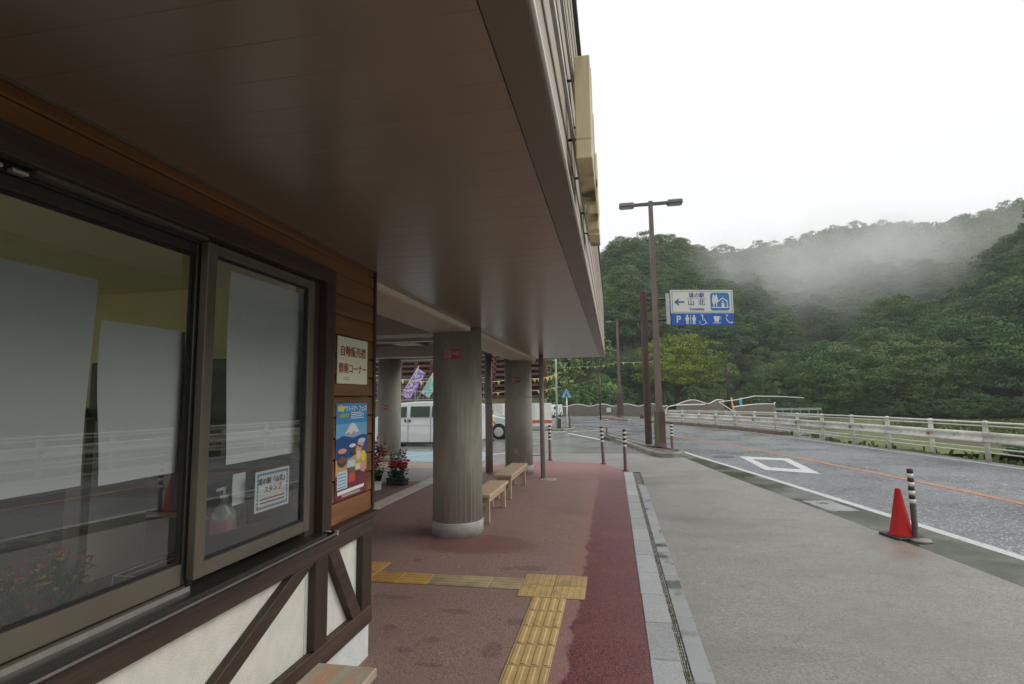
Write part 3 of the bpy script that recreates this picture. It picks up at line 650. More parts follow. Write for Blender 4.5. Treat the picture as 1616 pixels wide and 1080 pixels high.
# round concrete columns
def column(x, y, top, r=.325):
    b = MB().lathe([(r, .0), (r, top)], 48, (x, y)); o = b.obj('column', conc, B)
    MB().lathe([(r+.014, .004), (r+.014, .17), (r+.006, .18), (r+.003, .18)], 48, (x, y)).obj('plinth', conc_l, o)
    # board marks: thin upright ridges left by the formwork
    rr = MB()
    for k in range(30):
        a = k/30*2*math.pi+rnd.uniform(-.03, .03); rr.box(-.002, .002, r-.003, r+.0012, .182, top-.01)
        n8 = len(rr.v)-8
        for q in range(n8, n8+8):
            vx, vy, vz = rr.v[q]; rr.v[q] = (x+vx*math.cos(a)-vy*math.sin(a), y+vx*math.sin(a)+vy*math.cos(a), vz)
    q = rr.obj('formwork_ridges', conc, o); q['kind'] = 'stuff'
    return o
C1 = (-2.07, 6.97); C2 = (-2.24, 12.62); C3 = (-6.4, 14.65)
column(*C1, 2.69); column(*C2, 2.69); column(*C3, 3.1); column(-6.4, 7.0, 2.63)
o = box('outlet_box', steel_gr, B, -.035, .035, -.02, .02, -.06, .06, c=.004, loc=(C2[0]-.02, C2[1]-.335, .52)); 
# slim posts and downpipe
MB().tube([(-2.96, 12.6, .0), (-2.96, 12.6, 2.8)], .088, 16).obj('steel_post', steel_gr, B)
MB().tube([(-1.56, 11.75, .0), (-1.56, 11.75, 2.69)], .052, 12).obj('downpipe', steel_gr, B)
for z in (.48, 1.75): box('pipe_bracket', galv, B, -1.95, -1.50, 11.735, 11.755, z, z+.02)
# fascia letters of carved timber, seen edge on
sgn = thing('fascia_lettering', 'thick weathered wooden letters standing off the canopy fascia, seen edge on', 'sign letters', (-.093, 0, 0))
wl_m = mat('mossy pale letter timber', (.70, .62, .40), (.60, .52, .33), 5, .7, .3, 40, (1, 1, .2), c3=(.10, .11, .03), c3scale=5, c3lo=.52, c3hi=.68)
STROKES = {'山': [(0, .09, .0, .40), (.25, .35, .0, .50), (.51, .60, .0, .40), (.0, .60, -.09, .0)],
           '北': [(.13, .22, -.06, .46), (.0, .13, .22, .31), (.0, .13, .0, .09), (.33, .42, -.04, .46), (.42, .60, .18, .27), (.42, .60, -.04, .05)],
           '道': [(.0, .60, -.08, .0), (.0, .1, .0, .3), (.2, .58, .05, .34), (.15, .6, .38, .46)], 'の': [(.0, .1, .0, .4), (.1, .5, .36, .46), (.5, .6, .05, .46), (.25, .34, -.02, .36)],
           '駅': [(.0, .26, .2, .46), (.0, .28, .0, .1), (.33, .42, -.05, .46), (.42, .6, .22, .46), (.5, .6, -.05, .22)]}
for ch, y0 in (('山', 2.30), ('北', 3.30), ('道', -1.0), ('の', -.2), ('駅', .6)):
    lb = MB()
    for (a_, b_, c_, d_) in STROKES[ch]: lb.box(-.036, .036, y0+a_, y0+b_, 2.90+c_, 2.90+d_, c=.004)
    lb.obj('letter', wl_m, sgn)
    for z in (2.93, 3.22):
        for dy in (.06, .5): MB().tube([(-.075, y0+dy, z), (.0, y0+dy, z)], .006, 6).obj('stand_off_rod', steel_dk, sgn)
for z in (2.93, 3.22): box('mounting_rail', galv, sgn, -.052, -.042, -1.2, 4.0, z-.012, z+.012)

# ------------------------------------------------------------------ window contents
def sheet(name, pts, label, x=XW-.10, m=paper, curl=.006):
    n = 10; v = []; f = []
    (y0, z0), (y1, z1) = pts
    for i in range(n+1):
        for j in range(n+1):
            u, w = i/n, j/n
            v.append((x+curl*math.sin(u*5+w*3+y0*9)*(1-w*.5), y0+(y1-y0)*u+2*curl*math.sin(w*4+y0)*(1 if u < .5 else -.4), z0+(z1-z0)*w))
    for i in range(n):
        for j in range(n):
            k = i*(n+1)+j; f.append((k, k+n+1, k+n+2, k+1))
    me = mesh(name, v, f); o = obj(name, me, m); o.modifiers.new('s', 'SOLIDIFY').thickness = .0006
    return tag(o, label, 'paper sheet')
sheet('paper_sheet', ((.60, 1.47), (1.56, 2.19)), 'large blank white sheet inside the big window, the left one of two')
sheet('paper_sheet', ((1.60, 1.46), (2.0-.03, 2.05)), 'blank white sheet inside the big window, the shorter one beside the mullion')
sheet('paper_sheet', ((2.20, 1.46), (2.83, 2.37)), 'tall blank white sheet hanging inside the narrow right window pane', x=XW-.07)
sheet('small_notice', ((2.33, 1.25), (2.42, 1.40)), 'small plain white card behind the stamp notice in the window', x=XW-.12, curl=.0008)
st = thing('stamp_notice', 'white stamp notice with blue patterned border inside the right window', 'notice', (XW-.05, 2.54, 1.30))
box('sheet', paper, st, -.001, .001, -.14, .14, -.10, .10)
bl = mat('notice blue border', (.05, .22, .42), rough=.6)
bm_ = MB()
for k in range(13):
    y = -.118+k*.0195
    for z in (-.082, .082): bm_.box(.0012, .002, y-.007, y+.007, z-.006, z+.006)
for k in range(9):
    z = -.075+k*.0187
    for y in (-.121, .121): bm_.box(.0012, .002, y-.005, y+.005, z-.007, z+.007)
bm_.box(.0011, .0016, -.128, .128, -.0875, -.0855); bm_.box(.0011, .0016, -.128, .128, .0855, .0875)
q = bm_.obj('border', bl, st)
text('道の駅「山北」', .034, ink_dk, st, 'lettering', (.0024, 0, .045), (R(90), 0, R(90)), bold=.0006)
text('スタンプ', .036, mat('magenta ink', (.35, .01, .05), rough=.5), st, 'lettering', (.0024, 0, .002), (R(90), 0, R(90)), bold=.0006)
for k in range(2): box('small_print', ink_red, st, .0012, .002, -.10, .10, -.045-k*.018, -.038-k*.018)
sb = thing('sanitizer_bottle', 'pump bottle of hand sanitizer with red and blue label inside the window', 'bottle', (XW-.17, 2.34, 1.045))
clearp = mat('cloudy bottle plastic', (.22, .25, .22), rough=.2)
MB().lathe([(.05, 0), (.055, .01), (.055, .16), (.05, .18), (.018, .215), (.018, .24)], 20).obj('body', clearp, sb)
MB().lathe([(.0562, .03), (.0562, .145)], 20).obj('label_wrap', mat('orange red bottle label', (.35, .07, .03), (.10, .13, .3), 9, .5), sb)
p = MB().tube([(0, 0, .24), (0, 0, .29)], .006, 6); p.tube([(0, -.05, .285), (0, .012, .29)], .008, 6); p.lathe([(.02, .24), (.02, .255)], 14); p.obj('pump', white_p, sb)
# counter, racks, shelves and flowers in the room
rm = thing('display_counter', 'low dark display counter inside the shop under the white sheets', 'counter', (0, 0, 0))
box('top', room_d, rm, -2.5, XW-.23, -.5, 3.2, .85, .90, c=.004); box('front', room_d, rm, -2.46, XW-.26, -.48, 3.18, .062, .848)
ck = thing('room_cabinet', 'tall dark cabinet at the shop end wall with an added low unit darkening the wall', 'cabinet', (0, 0, 0))
box('carcass', room_d, ck, -3.4, -2.2, 2.95, 3.44, .062, 2.02, c=.005); box('added_dark_carcass', room_d, ck, -5.9, -3.402, 2.85, 3.44, .062, 1.72, c=.005)  # the low unit is added to make the lower end wall dark
for z in (.6, 1.05, 1.5): box('shelf', mat('cabinet shelf', (.16, .13, .09), rough=.6), ck, -3.36, -2.24, 2.90, 2.948, z, z+.03)
cr = mat('cream partition', (.42, .40, .33), rough=.6)
pt = thing('partition_panel', 'narrow cream partition panel standing in the shop behind the window', 'partition', (0, 0, 0))
box('panel', cr, pt, -2.62, -2.56, 2.25, 2.6, .062, 1.66, c=.004); box('upright', alu_brown, pt, -2.64, -2.54, 2.20, 2.248, .062, 1.68, c=.004)
rk = thing('wire_rack', 'small chrome wire rack on the counter behind the big window', 'rack', (-2.02, 2.15, .90))
w = MB()
for k in range(4): w.tube([(-.1+k*.06, -.15, 0), (-.1+k*.06, -.15, .12), (-.1+k*.06, .15, .12), (-.1+k*.06, .15, 0)], .003, 5)
for z in (.06, .12): w.tube([(-.1, -.15, z), (.08, -.15, z)], .003, 5); w.tube([(-.1, .15, z), (.08, .15, z)], .003, 5)
w.obj('wire', galv, rk)
ff = [mat('petal pink', (.34, .03, .06), rough=.7), mat('petal yellow', (.36, .25, .03), rough=.7), mat('petal orange', (.36, .09, .02), rough=.7), mat('stem green', (.05, .10, .03), rough=.8)]
for i, (x, y) in enumerate(((-2.10, 1.60), (-2.22, 1.86), (-2.02, 1.36))):
    fb = thing('flower_bunch', ('bunch of pink and yellow cut flowers lying behind the big window', 'loose bunch of orange cut flowers behind the big window', 'small bunch of red cut flowers at the left edge of the window')[i], 'flowers', (x, y, .90))
    w = [MB() for _ in range(4)]
    for k in range(26):
        a, rr_ = rnd.uniform(0, 6.28), rnd.uniform(.02, .12); tx, ty, tz = rr_*math.cos(a), rr_*math.sin(a), rnd.uniform(.10, .27)
        w[3].tube([(0, 0, 0), (tx*.5, ty*.5, tz*.6), (tx, ty, tz)], .0025, 4)
        c = rnd.choice(((0, 1), (2, 1), (0, 2))[i])
        for q_ in range(7):
            a2, e2, L2 = q_*.9+rnd.uniform(-.2, .2), rnd.uniform(.1, .9), rnd.uniform(.013, .024); ux, uy, uz = math.cos(a2)*math.cos(e2)*L2, math.sin(a2)*math.cos(e2)*L2, math.sin(e2)*L2; sx_, sy_ = -math.sin(a2)*L2*.35, math.cos(a2)*L2*.35
            w[c].add([(tx, ty, tz), (tx+ux*.6+sx_, ty+uy*.6+sy_, tz+uz*.6), (tx+ux, ty+uy, tz+uz), (tx+ux*.6-sx_, ty+uy*.6-sy_, tz+uz*.6)], [(0, 1, 2, 3)])
        for q_ in range(3):
            fz_ = tz*rnd.uniform(.3, .95); a2 = rnd.uniform(0, 6.28); L2 = rnd.uniform(.03, .06); ux, uy = math.cos(a2)*L2, math.sin(a2)*L2; bx_, by_ = tx*fz_/tz, ty*fz_/tz
            w[3].add([(bx_, by_, fz_), (bx_+ux*.5-uy*.2, by_+uy*.5+ux*.2, fz_+.02), (bx_+ux, by_+uy, fz_+.01), (bx_+ux*.5+uy*.2, by_+uy*.5-ux*.2, fz_+.015)], [(0, 1, 2, 3)])
    for k, nm in enumerate(('petals', 'petals', 'petals', 'stems')):
        if w[k].v: tag(w[k].obj(nm, ff[k], fb), kind='stuff')
# ------------------------------------------------------------------ signs on the wall
vs = thing('wall_sign', 'cream board with brown red lettering screwed to the wood siding above the poster', 'sign', (XW+.010, 3.262, 2.005))
box('board', paper_c, vs, 0, .006, -.205, .205, -.15, .15, c=.001)
text('自動販売機', .072, ink_red, vs, 'lettering', (.0072, 0, .055), (R(90), 0, R(90)), bold=.0008)
text('情報コーナー', .068, ink_red, vs, 'lettering', (.0072, 0, -.055), (R(90), 0, R(90)), bold=.0008, sx=.94)
for k in range(2): box('small_print', grey_back, vs, .0062, .007, -.13, -.05, -.113-k*.012, -.108-k*.012)
po = thing('festival_poster', 'colourful festival poster with a snowy mountain pinned to the wood siding', 'poster', (XW+.008, 3.278, 1.43))
PW, PH = .21, .30
def flat(name, pts, m, x, par=po): 
    return MB().prism(pts, 'x', x, x+.0006).obj(name, m, par)
mC = {k: mat('poster '+k, c, rough=.4) for k, c in dict(sky=(.05, .27, .55), sky2=(.14, .40, .66), deep=(.015, .07, .26), snow=(.70, .70, .72), rock=(.30, .38, .55), orange=(.50, .33, .10), maroon=(.16, .02, .03), yellow=(.70, .56, .05), pink=(.62, .25, .32), cream=(.70, .58, .38), white=(.76, .78, .78), dark=(.05, .04, .05), brown=(.2, .09, .05), pale=(.45, .62, .72), green=(.25, .45, .08), red=(.55, .06, .04), peach=(.62, .32, .2)).items()}
flat('sheet', [(-PW, -PH), (PW, -PH), (PW, PH), (-PW, PH)], mC['sky'], 0)
flat('print', [(-PW, .06), (PW, .06), (PW, .17), (-PW, .17)], mC['sky2'], .0008)
flat('print', [(-PW, -.05), (PW, -.05), (PW, .085), (-.1, .10), (-PW, .075)], mC['deep'], .0015)
flat('print', [(-.13, .095), (-.03, .165), (.0, .172), (.03, .165), (.14, .092), (.02, .075)], mC['rock'], .0022)
flat('print', [(-.10, .105), (-.03, .165), (.0, .172), (.03, .165), (.09, .112), (.05, .105), (.02, .12), (-.02, .10), (-.05, .115)], mC['snow'], .0029)
flat('print', [(-PW, -.15), (PW, -.15), (PW, -.05), (.06, -.035), (-.05, -.06), (-PW, -.05)], mC['orange'], .0022)
flat('print', [(-PW, -PH), (PW, -PH), (PW, -.15), (-PW, -.15)], mC['maroon'], .0022)
def disc(y, z, ry, rz, m, x, n=18): flat('print', [(y+ry*math.cos(t*2*math.pi/n), z+rz*math.sin(t*2*math.pi/n)) for t in range(n)], mC[m], x)
disc(-.13, -.06, .062, .042, 'dark', .003); disc(-.13, -.055, .045, .022, 'brown', .0037); disc(.09, -.01, .045, .03, 'peach', .003); disc(.155, -.055, .038, .036, 'yellow', .003)
disc(.085, -.045, .034, .03, 'cream', .0037); disc(.16, -.135, .032, .03, 'pink', .003); disc(.12, .035, .05, .03, 'peach', .003); disc(.13, .05, .055, .015, 'pale', .0037)
disc(-.13, .0, .055, .016, 'peach', .003); disc(.01, -.005, .035, .035, 'dark', .0037); disc(.0, .025, .045, .012, 'snow', .0044)
disc(-.03, -.13, .035, .025, 'dark', .003)
for (y, z, a, b, c) in ((-.01, -.09, .05, .022, 'pale'), (.0, -.135, .045, .02, 'brown'), (.0, -.18, .045, .025, 'red'), (.08, -.12, .035, .02, 'cream'), (.08, -.16, .035, .02, 'dark')):
    flat('print', [(y-a, z-b), (y+a, z-b), (y+a, z+b), (y-a, z+b)], mC[c], .0037)
flat('print', [(-.19, -.235), (-.06, -.235), (-.06, -.125), (-.19, -.125)], mC['pale'], .003)
flat('print', [(-.185, -.268), (.17, -.262), (.175, -.242), (-.18, -.246)], mC['white'], .003)
for k in range(4): flat('print', [(-.02, .20+k*.012), (.16-.02*(k % 2), .20+k*.012), (.16-.02*(k % 2), .205+k*.012), (-.02, .205+k*.012)], mC['white'], .0009)
for k in range(5): flat('print', [(-.18, -.225+k*.02), (-.08, -.225+k*.02), (-.08, -.221+k*.02), (-.18, -.221+k*.02)], mC['deep'], .0037)
for k in range(2): flat('print', [(-.13, -.285+k*.009), (.12, -.285+k*.009), (.12, -.282+k*.009), (-.13, -.282+k*.009)], mC['white'], .003)
flat('print', [(-.17, .207), (-.05, .213), (-.05, .235), (-.17, .229)], mC['green'], .0009)
flat('print', [(-.19, .25), (-.12, .245), (-.11, .275), (-.15, .29), (-.195, .275)], mC['yellow'], .0009)
text('アウトドア・フェス!', .042, mC['white'], po, 'lettering', (.0016, .035, .262), (R(90), 0, R(90)), bold=.001, sx=.86)
# red no smoking plates on columns
def nosmoke(cx_, cy_, r, ang, z, label):
    t = thing('no_smoking_plate', label, 'sign', (cx_+math.sin(ang)*(r+.004), cy_-math.cos(ang)*(r+.004), z), ang)
    rp = mat('faded red plate', (.42, .08, .09), (.36, .07, .08), 8, .5); wp = mat('pale pink print', (.55, .42, .40), rough=.5)
    MB().box(-.115, .115, -.0035, 0, -.06, .06).obj('plate', rp, t)
    MB().box(-.106, -.012, -.005, -.0036, -.048, .048).obj('icon_panel', wp, t)
    ic = MB()
    pts = [(-.059+.034*math.cos(a*math.pi/8), -.0065, .034*math.sin(a*math.pi/8)) for a in range(17)]
    ic.tube(pts, .004, 5, False); ic.tube([(-.083, -.0065, .024), (-.035, -.0065, -.024)], .004, 5)
    ic.box(-.08, -.04, -.0075, -.006, -.006, .003)
    ic.obj('icon', rp, t)
    text('禁煙', .052, wp, t, 'lettering', (.052, -.0052, .004), (R(90), 0, 0), bold=.001)
    return t
nosmoke(*C1, .325, R(5), 2.33, 'faded red no smoking plate high on the nearest round column')
nosmoke(*C2, .325, R(1), 2.17, 'faded red no smoking plate on the second round column behind the benches')
nosmoke(*C3, .325, R(-6), 1.52, 'small red and white plate on the round column beside the flowers')

# ------------------------------------------------------------------ benches
def bench(label, x, y, L, Wd=.33, h=.42, m=bench_m, group=None):
    t = thing('wooden_bench', label, 'bench', (x, y, .004), 0)
    box('seat', bench_top if m is bench_top else m, t, -Wd/2, Wd/2, 0, L, h-.045, h, c=.006)
    for yy in (.08, L-.14):
        for xx in (-Wd/2+.03, Wd/2-.09): box('leg', m, t, xx, xx+.06, yy, yy+.06, 0, h-.045, c=.004)
        box('cross_rail', m, t, -Wd/2+.09, Wd/2-.09, yy+.01, yy+.05, h-.125, h-.055, c=.003)
    for xx in (-Wd/2+.035, Wd/2-.075): box('apron', m, t, xx, xx+.035, .14, L-.14, h-.13, h-.047, c=.003)
    return t
bench('pale worn wooden bench end against the plaster base at the bottom of the picture', -1.36, 1.0, 1.63, .32, .42, bench_top)
bench('wooden bench just behind the nearest round column', -1.885, 6.95+.42, 1.62-.3, .32, .41)
bench('wooden bench standing in front of the second round column', -1.93, 9.2, 1.72, .33, .42)

# ------------------------------------------------------------------ bollards and cone
def bollard(label, x, y, h=.97, r=.042, bands=4, tilt=(0, 0), gr='striped bollards', m=boll_m, bh=.055):
    t = thing('bollard', label, 'bollard', (x, y, .002), 0, gr); t.rotation_euler = (tilt[0], tilt[1], 0)
    MB().lathe([(.0, 0), (.075, 0), (.075, .012), (r+.006, .03), (r, .03), (r, h-.005), (r-.008, h), (0, h)], 18).obj('post', m, t)
    for k in range(bands):
        z = h-.055-bh*(2*k+1)*.92; MB().lathe([(r+.0015, z), (r+.0015, z+bh*.9)], 18).obj('reflective_band', refl_w, t)
        if k < bands: MB().lathe([(r+.0012, z+bh*.92), (r+.0012, z+bh*1.8)], 18).obj('black_band', black_r, t)
    return t
bollard('brown bollard with black and white bands at the end of the kerb stones', .225, 13.05)
bollard('slightly leaning striped bollard on the curved edge of the red paving, between two others', -.31, 14.36, tilt=(0, R(-1.8)))
bollard('striped bollard beside the downpipe at the far edge of the red paving', -1.80, 15.1)
bollard('short striped bollard on the island kerb right of the lamp post base', 1.74, 17.35, h=.92)
bollard('thin striped bollard at the far tip of the traffic island', -.33, 23.6, h=.85, r=.04)
bollard('plain brown post at the right end of the far pedestrian island', -2.4, 29.6, h=.9, r=.05, bands=0)
bollard('tall brown striped delineator post standing beside the red cone', 3.50, 7.36, h=.83, r=.032, m=mat('weathered delineator brown', (.03, .022, .018), (.05, .035, .028), 8, .65))
for nm, x, y in (('stubby brown bollard on the far pedestrian island, left of the green pole', -4.6, 29.3), ('stubby brown bollard far off beside the wavy wall', 2.2, 44.0)):
    t = thing('stub_bollard', nm, 'bollard', (x, y, .12 if y < 30 else 0)); MB().lathe([(.16, 0), (.16, .35), (.13, .42), (0, .44)], 14).obj('post', mat('brown stub', (.12, .09, .08), rough=.6), t)
base = mat('chipped concrete footing', (.30, .29, .27), (.22, .20, .18), 14, .7, .5, 50)
o = MB().lathe([(.12, .0), (.11, .018), (.05, .026)], 12).obj('post_footing', base, None, loc=(3.52, 7.30, -.002)); tag(o, 'chipped round concrete footing under the delineator post by the cone', 'footing')
cn = thing('traffic_cone', 'red traffic cone on a black square base at the road edge', 'cone', (3.40, 7.47, 0), R(14))
MB().box(-.17, .17, -.17, .17, 0, .03, c=.01).obj('base', black_r, cn)
MB().lathe([(.145, .03), (.138, .042), (.122, .048), (.030, .565), (.024, .58), (.0, .582)], 32).obj('body', red_cone, cn)

# ------------------------------------------------------------------ lamp posts
def lamp_post(label, x, y, h, arms, wt=.07, wb=.105, box_h=1.25, sc=1, head_m=None, gr=None):
    t = thing('street_lamp', label, 'street lamp', (x, y, 0), 0, gr)
    if box_h:
        MB().box(-.17*sc, .17*sc, -.17*sc, .17*sc, .10, box_h, c=.015).obj('base_cabinet', mat('rusty brown lamp base', (.055, .035, .028), (.10, .06, .035), 5, .6, .3, 30, (1, 1, .15), c3=(.13, .12, .05), c3scale=4, c3lo=.52, c3hi=.7), t)
        MB().box(-.18*sc, .18*sc, -.18*sc, .18*sc, .0, .22, c=.01).obj('footing', mat('mauve painted footing', (.22, .13, .12), (.16, .09, .085), 8, .6), t)
    b = MB(); v = []
    for z, w_ in ((box_h or 0, wb), (h, wt)): v += [(-w_, -w_, z), (w_, -w_, z), (w_, w_, z), (-w_, w_, z)]
    b.add(v, [(0, 1, 5, 4), (1, 2, 6, 5), (2, 3, 7, 6), (3, 0, 4, 7), (4, 5, 6, 7)]); b.obj('pole', steel_br, t)
    for s, L in arms:
        x0, x1 = sorted((s*wt, s*L*.52)); box('arm', steel_br, t, x0, x1, -.045, .045, h-.14, h-.04, c=.004)
        hx0, hx1 = sorted((s*L*.52, s*L)); hd = MB()
        hd.box(hx0, hx1, -.17, .17, h-.17, h-.02, c=.035)
        q = hd.obj('lamp_head', mat('grey lamp housing', (.16, .155, .14), (.2, .195, .18), 8, .4), t)
        box('lamp_glass', mat('lamp glass', (.42, .42, .38), rough=.25), q, hx0+.06, hx1-.06, -.12, .12, h-.185, h-.171, c=.004)
    return t
lamp_post('tall mauve brown street lamp with two heads standing on the island before the sign post', 1.47, 18.35, 8.42, ((-1, 1.06), (1, 1.06)))
box('cabinet_plate', mat('yellowed plate', (.5, .47, .33), rough=.5), bpy.data.objects['street_lamp'], -.174, -.171, -.12, .06, .85, 1.2)
lamp_post('slim brown street lamp with one arm to the left, on the far island', .50, 44.5, 8.0, ((-1, .95),), .10, .13, 2.05, 1.5)
lamp_post('distant brown street lamp behind the small white truck', -8.0, 70, 8.6, ((-1, 1.0),), .12, .16, 0)
# ------------------------------------------------------------------ direction sign
ds = thing('direction_sign', 'white and blue roadside station direction sign on a brown post with two arms', 'road sign', (1.15, 19.15, 0))
MB().lathe([(.12, .10), (.12, 5.40), (.13, 5.41), (.13, 5.45), (0, 5.47)], 20).obj('post', steel_br, ds)
ang = math.atan2(.55, 2.2)
sg = bpy.data.objects.new('sign_panel', None)
def on_sign(nm, me, m): 
    o = obj(nm, me, m, ds, loc=(2.07-1.15, .0-.05, 0), rot=(0, 0, ang)); return o
SW = 2.24
wp = MB().box(0, SW, -.03, .03, 4.60, 5.43, c=.01).me('white_panel'); on_sign('white_panel', wp, sign_w)
bp = MB().box(0, SW, -.03, .03, 4.18, 4.596, c=.01).me('blue_panel'); on_sign('blue_panel', bp, ink_blue)
def plate(nm, polys, m, y0=-.036, y1=-.031):
    b = MB()
    for q in polys: b.prism(q, 'y', y0, y1)
    return on_sign(nm, b.me(nm), m)
plate('border', [[(.05, 4.64), (2.19, 4.64), (2.19, 4.652), (.05, 4.652)], [(.05, 5.378), (2.19, 5.378), (2.19, 5.39), (.05, 5.39)], [(.05, 4.653), (.062, 4.653), (.062, 5.377), (.05, 5.377)], [(2.178, 4.653), (2.19, 4.653), (2.19, 5.377), (2.178, 5.377)]], ink_navy)
plate('arrow', [[(.20, 4.98), (.48, 4.98), (.48, 5.03), (.20, 5.03)], [(.12, 5.005), (.27, 5.12), (.31, 5.12), (.215, 5.01), (.215, 5.0), (.31, 4.89), (.27, 4.89)]], ink_navy, -.040, -.0345)
plate('divider', [[(.58, 5.115), (1.27, 5.115), (1.27, 5.125), (.58, 5.125)]], ink_navy)
def rrect(x0, x1, z0, z1, r, n=5):
    out = []
    for cx_, cz_, a0 in ((x1-r, z1-r, 0), (x0+r, z1-r, 90), (x0+r, z0+r, 180), (x1-r, z0+r, 270)):
        out += [(cx_+r*math.cos(R(a0+90*k/n)), cz_+r*math.sin(R(a0+90*k/n))) for k in range(n+1)]
    return out
plate('pictogram_panel', [rrect(1.42, 2.10, 4.70, 5.33, .09)], picto_blue)
def tree_p(x, z, w, h): return [(x-w*.3, z), (x+w*.3, z), (x+w*.55, z+h*.35), (x+w*.32, z+h*.8), (x, z+h), (x-w*.32, z+h*.8), (x-w*.55, z+h*.35)]
plate('pictogram', [tree_p(1.535, 4.92, .11, .37), tree_p(1.63, 4.95, .11, .34), [(1.52, 4.80), (1.55, 4.80), (1.55, 4.93), (1.52, 4.93)], [(1.615, 4.80), (1.645, 4.80), (1.645, 4.96), (1.615, 4.96)],
      [(1.45, 4.79), (2.07, 4.79), (2.07, 4.822), (1.45, 4.822)], [(1.69, 5.0), (1.855, 5.12), (1.855, 5.165), (1.67, 5.03)], [(1.856, 5.12), (2.0, 5.02), (2.0, 4.82), (2.035, 4.82), (2.035, 5.045), (1.856, 5.165)],
      rrect(1.83, 1.89, 4.975, 5.035, .029), [(1.81, 4.822), (1.91, 4.822), (1.91, 4.965), (1.81, 4.965)]], sign_w, -.042, -.0365)
def on_text(s, size, x, z, m, bold=.002, sx=1.0, y=-.0375):
    c, s_ = math.cos(ang), math.sin(ang); bx, by = 2.07-1.15, -.05
    lx, ly = x, y
    return text(s, size, m, ds, 'lettering', (bx+c*lx-s_*ly, by+s_*lx+c*ly, z), (R(90), 0, ang), ext=.002, bold=bold, sx=sx)
on_text('道の駅', .19, .93, 5.235, ink_navy); on_text('山', .24, .72, 4.975, ink_navy); on_text('北', .24, 1.10, 4.975, ink_navy); on_text('Yamakita', .145, .92, 4.755, ink_navy)
on_text('P', .34, .25, 4.385, sign_w, .006)
def man(x, skirt=0): return [rrect(x-.038, x+.038, 4.475, 4.55, .036), [(x-.05-skirt, 4.36), (x-.075, 4.43), (x-.05, 4.465), (x+.05, 4.465), (x+.075, 4.43), (x+.05+skirt, 4.36), (x+.04, 4.33), (x-.04, 4.33)], [(x-.038, 4.22), (x-.006, 4.22), (x-.006, 4.34), (x-.04, 4.34)], [(x+.006, 4.22), (x+.038, 4.22), (x+.04, 4.34), (x+.006, 4.34)]]
plate('pictogram', man(.56)+man(.80)+[[(.672, 4.22), (.69, 4.22), (.69, 4.55), (.672, 4.55)]], sign_w)
ring = [(1.10+.105*math.cos(a*math.pi/10), 4.30+.105*math.sin(a*math.pi/10)) for a in range(9, 24)]
wcb = MB().tube([(x, -.034, z) for x, z in ring], .012, 5); wcb.tube([(1.10, -.034, 4.50), (1.11, -.034, 4.36), (1.19, -.034, 4.35), (1.23, -.034, 4.24), (1.27, -.034, 4.26)], .014, 5); wcb.tube([(1.10, -.034, 4.44), (1.17, -.034, 4.43)], .010, 5)
on_sign('pictogram', wcb.me('w'), sign_w); plate('pictogram', [rrect(1.07, 1.13, 4.50, 4.56, .029)], sign_w)
plate('pictogram', [[(1.50, 4.50), (1.72, 4.50), (1.69, 4.34), (1.66, 4.30), (1.56, 4.30), (1.53, 4.34)], [(1.46, 4.25), (1.78, 4.25), (1.74, 4.275), (1.50, 4.275)]], sign_w)
cp = MB().tube([(1.71, -.034, 4.48), (1.77, -.034, 4.48), (1.78, -.034, 4.43), (1.70, -.034, 4.38)], .012, 5); on_sign('pictogram', cp.me('c'), sign_w)
ph = MB().tube([(1.97, -.034, 4.50), (1.94, -.034, 4.44), (1.99, -.034, 4.33), (2.06, -.034, 4.26), (2.13, -.034, 4.26)], .022, 6); ph.tube([(1.95, -.034, 4.52), (2.0, -.034, 4.53)], .032, 6); ph.tube([(2.11, -.034, 4.25), (2.16, -.034, 4.28)], .032, 6)
on_sign('pictogram', ph.me('p'), sign_w)
for z in (5.14, 4.40):
    MB().tube([(-.28, .02, z), (1.0, .06, z)], .045, 10).obj('arm', steel_dk, ds)
    on_sign('back_rail', MB().box(-.02, SW, .031, .075, z-.03, z+.03).me('r'), galv)
on_sign('side_bracket', MB().box(-.16, -.022, .0, .08, 4.22, 5.32, c=.01).me('sb'), galv)

# pedestrian triangle sign, green pole, utility pole, yellow pole, small notice
ts = thing('crossing_sign', 'blue triangular pedestrian crossing sign on a white post', 'road sign', (-2.66, 31.0, .1))
MB().tube([(0, 0, 0), (0, 0, 1.75)], .035, 10).obj('post', white_p, ts)
def rtri(s, zc): return [(-s, zc-s*.55), (s, zc-s*.55), (0, zc+s*1.1)]
MB().prism(rtri(.34, 1.80), 'y', -.06, -.04).obj('panel', mat('crossing sign blue', (.03, .17, .45), rough=.4), ts)
MB().prism(rtri(.30, 1.795), 'y', -.0645, -.062).obj('white_field', mat('crossing pale', (.25, .42, .62), rough=.4), ts)
pm = MB().prism([(-.03, 1.90), (.03, 1.90), (.05, 1.80), (.12, 1.66), (.07, 1.66), (.0, 1.76), (-.07, 1.66), (-.12, 1.66), (-.05, 1.80)], 'y', -.070, -.066); pm.prism(rrect(-.03, .03, 1.92, 1.98, .028), 'y', -.070, -.066)
pm.obj('walking_figure', ink_navy, ts)
t = thing('signal_pole', 'slender pale green pole on the far pedestrian island', 'pole', (-3.0, 28.7, .08))
MB().tube([(0, 0, 0), (0, 0, 6.2)], .05, 10).obj('pole', pole_green, t); box('control_box', steel_dk, t, .06, .2, -.08, .08, .0, .55, c=.01)
for z in (2.2, 2.75): MB().tube([(-.3, 0, z), (.25, 0, z)], .015, 6).obj('bracket', galv, t)
t = thing('utility_pole', 'dark wooden utility pole behind the wavy wall under the hill', 'pole', (12.6, 63, -.5))
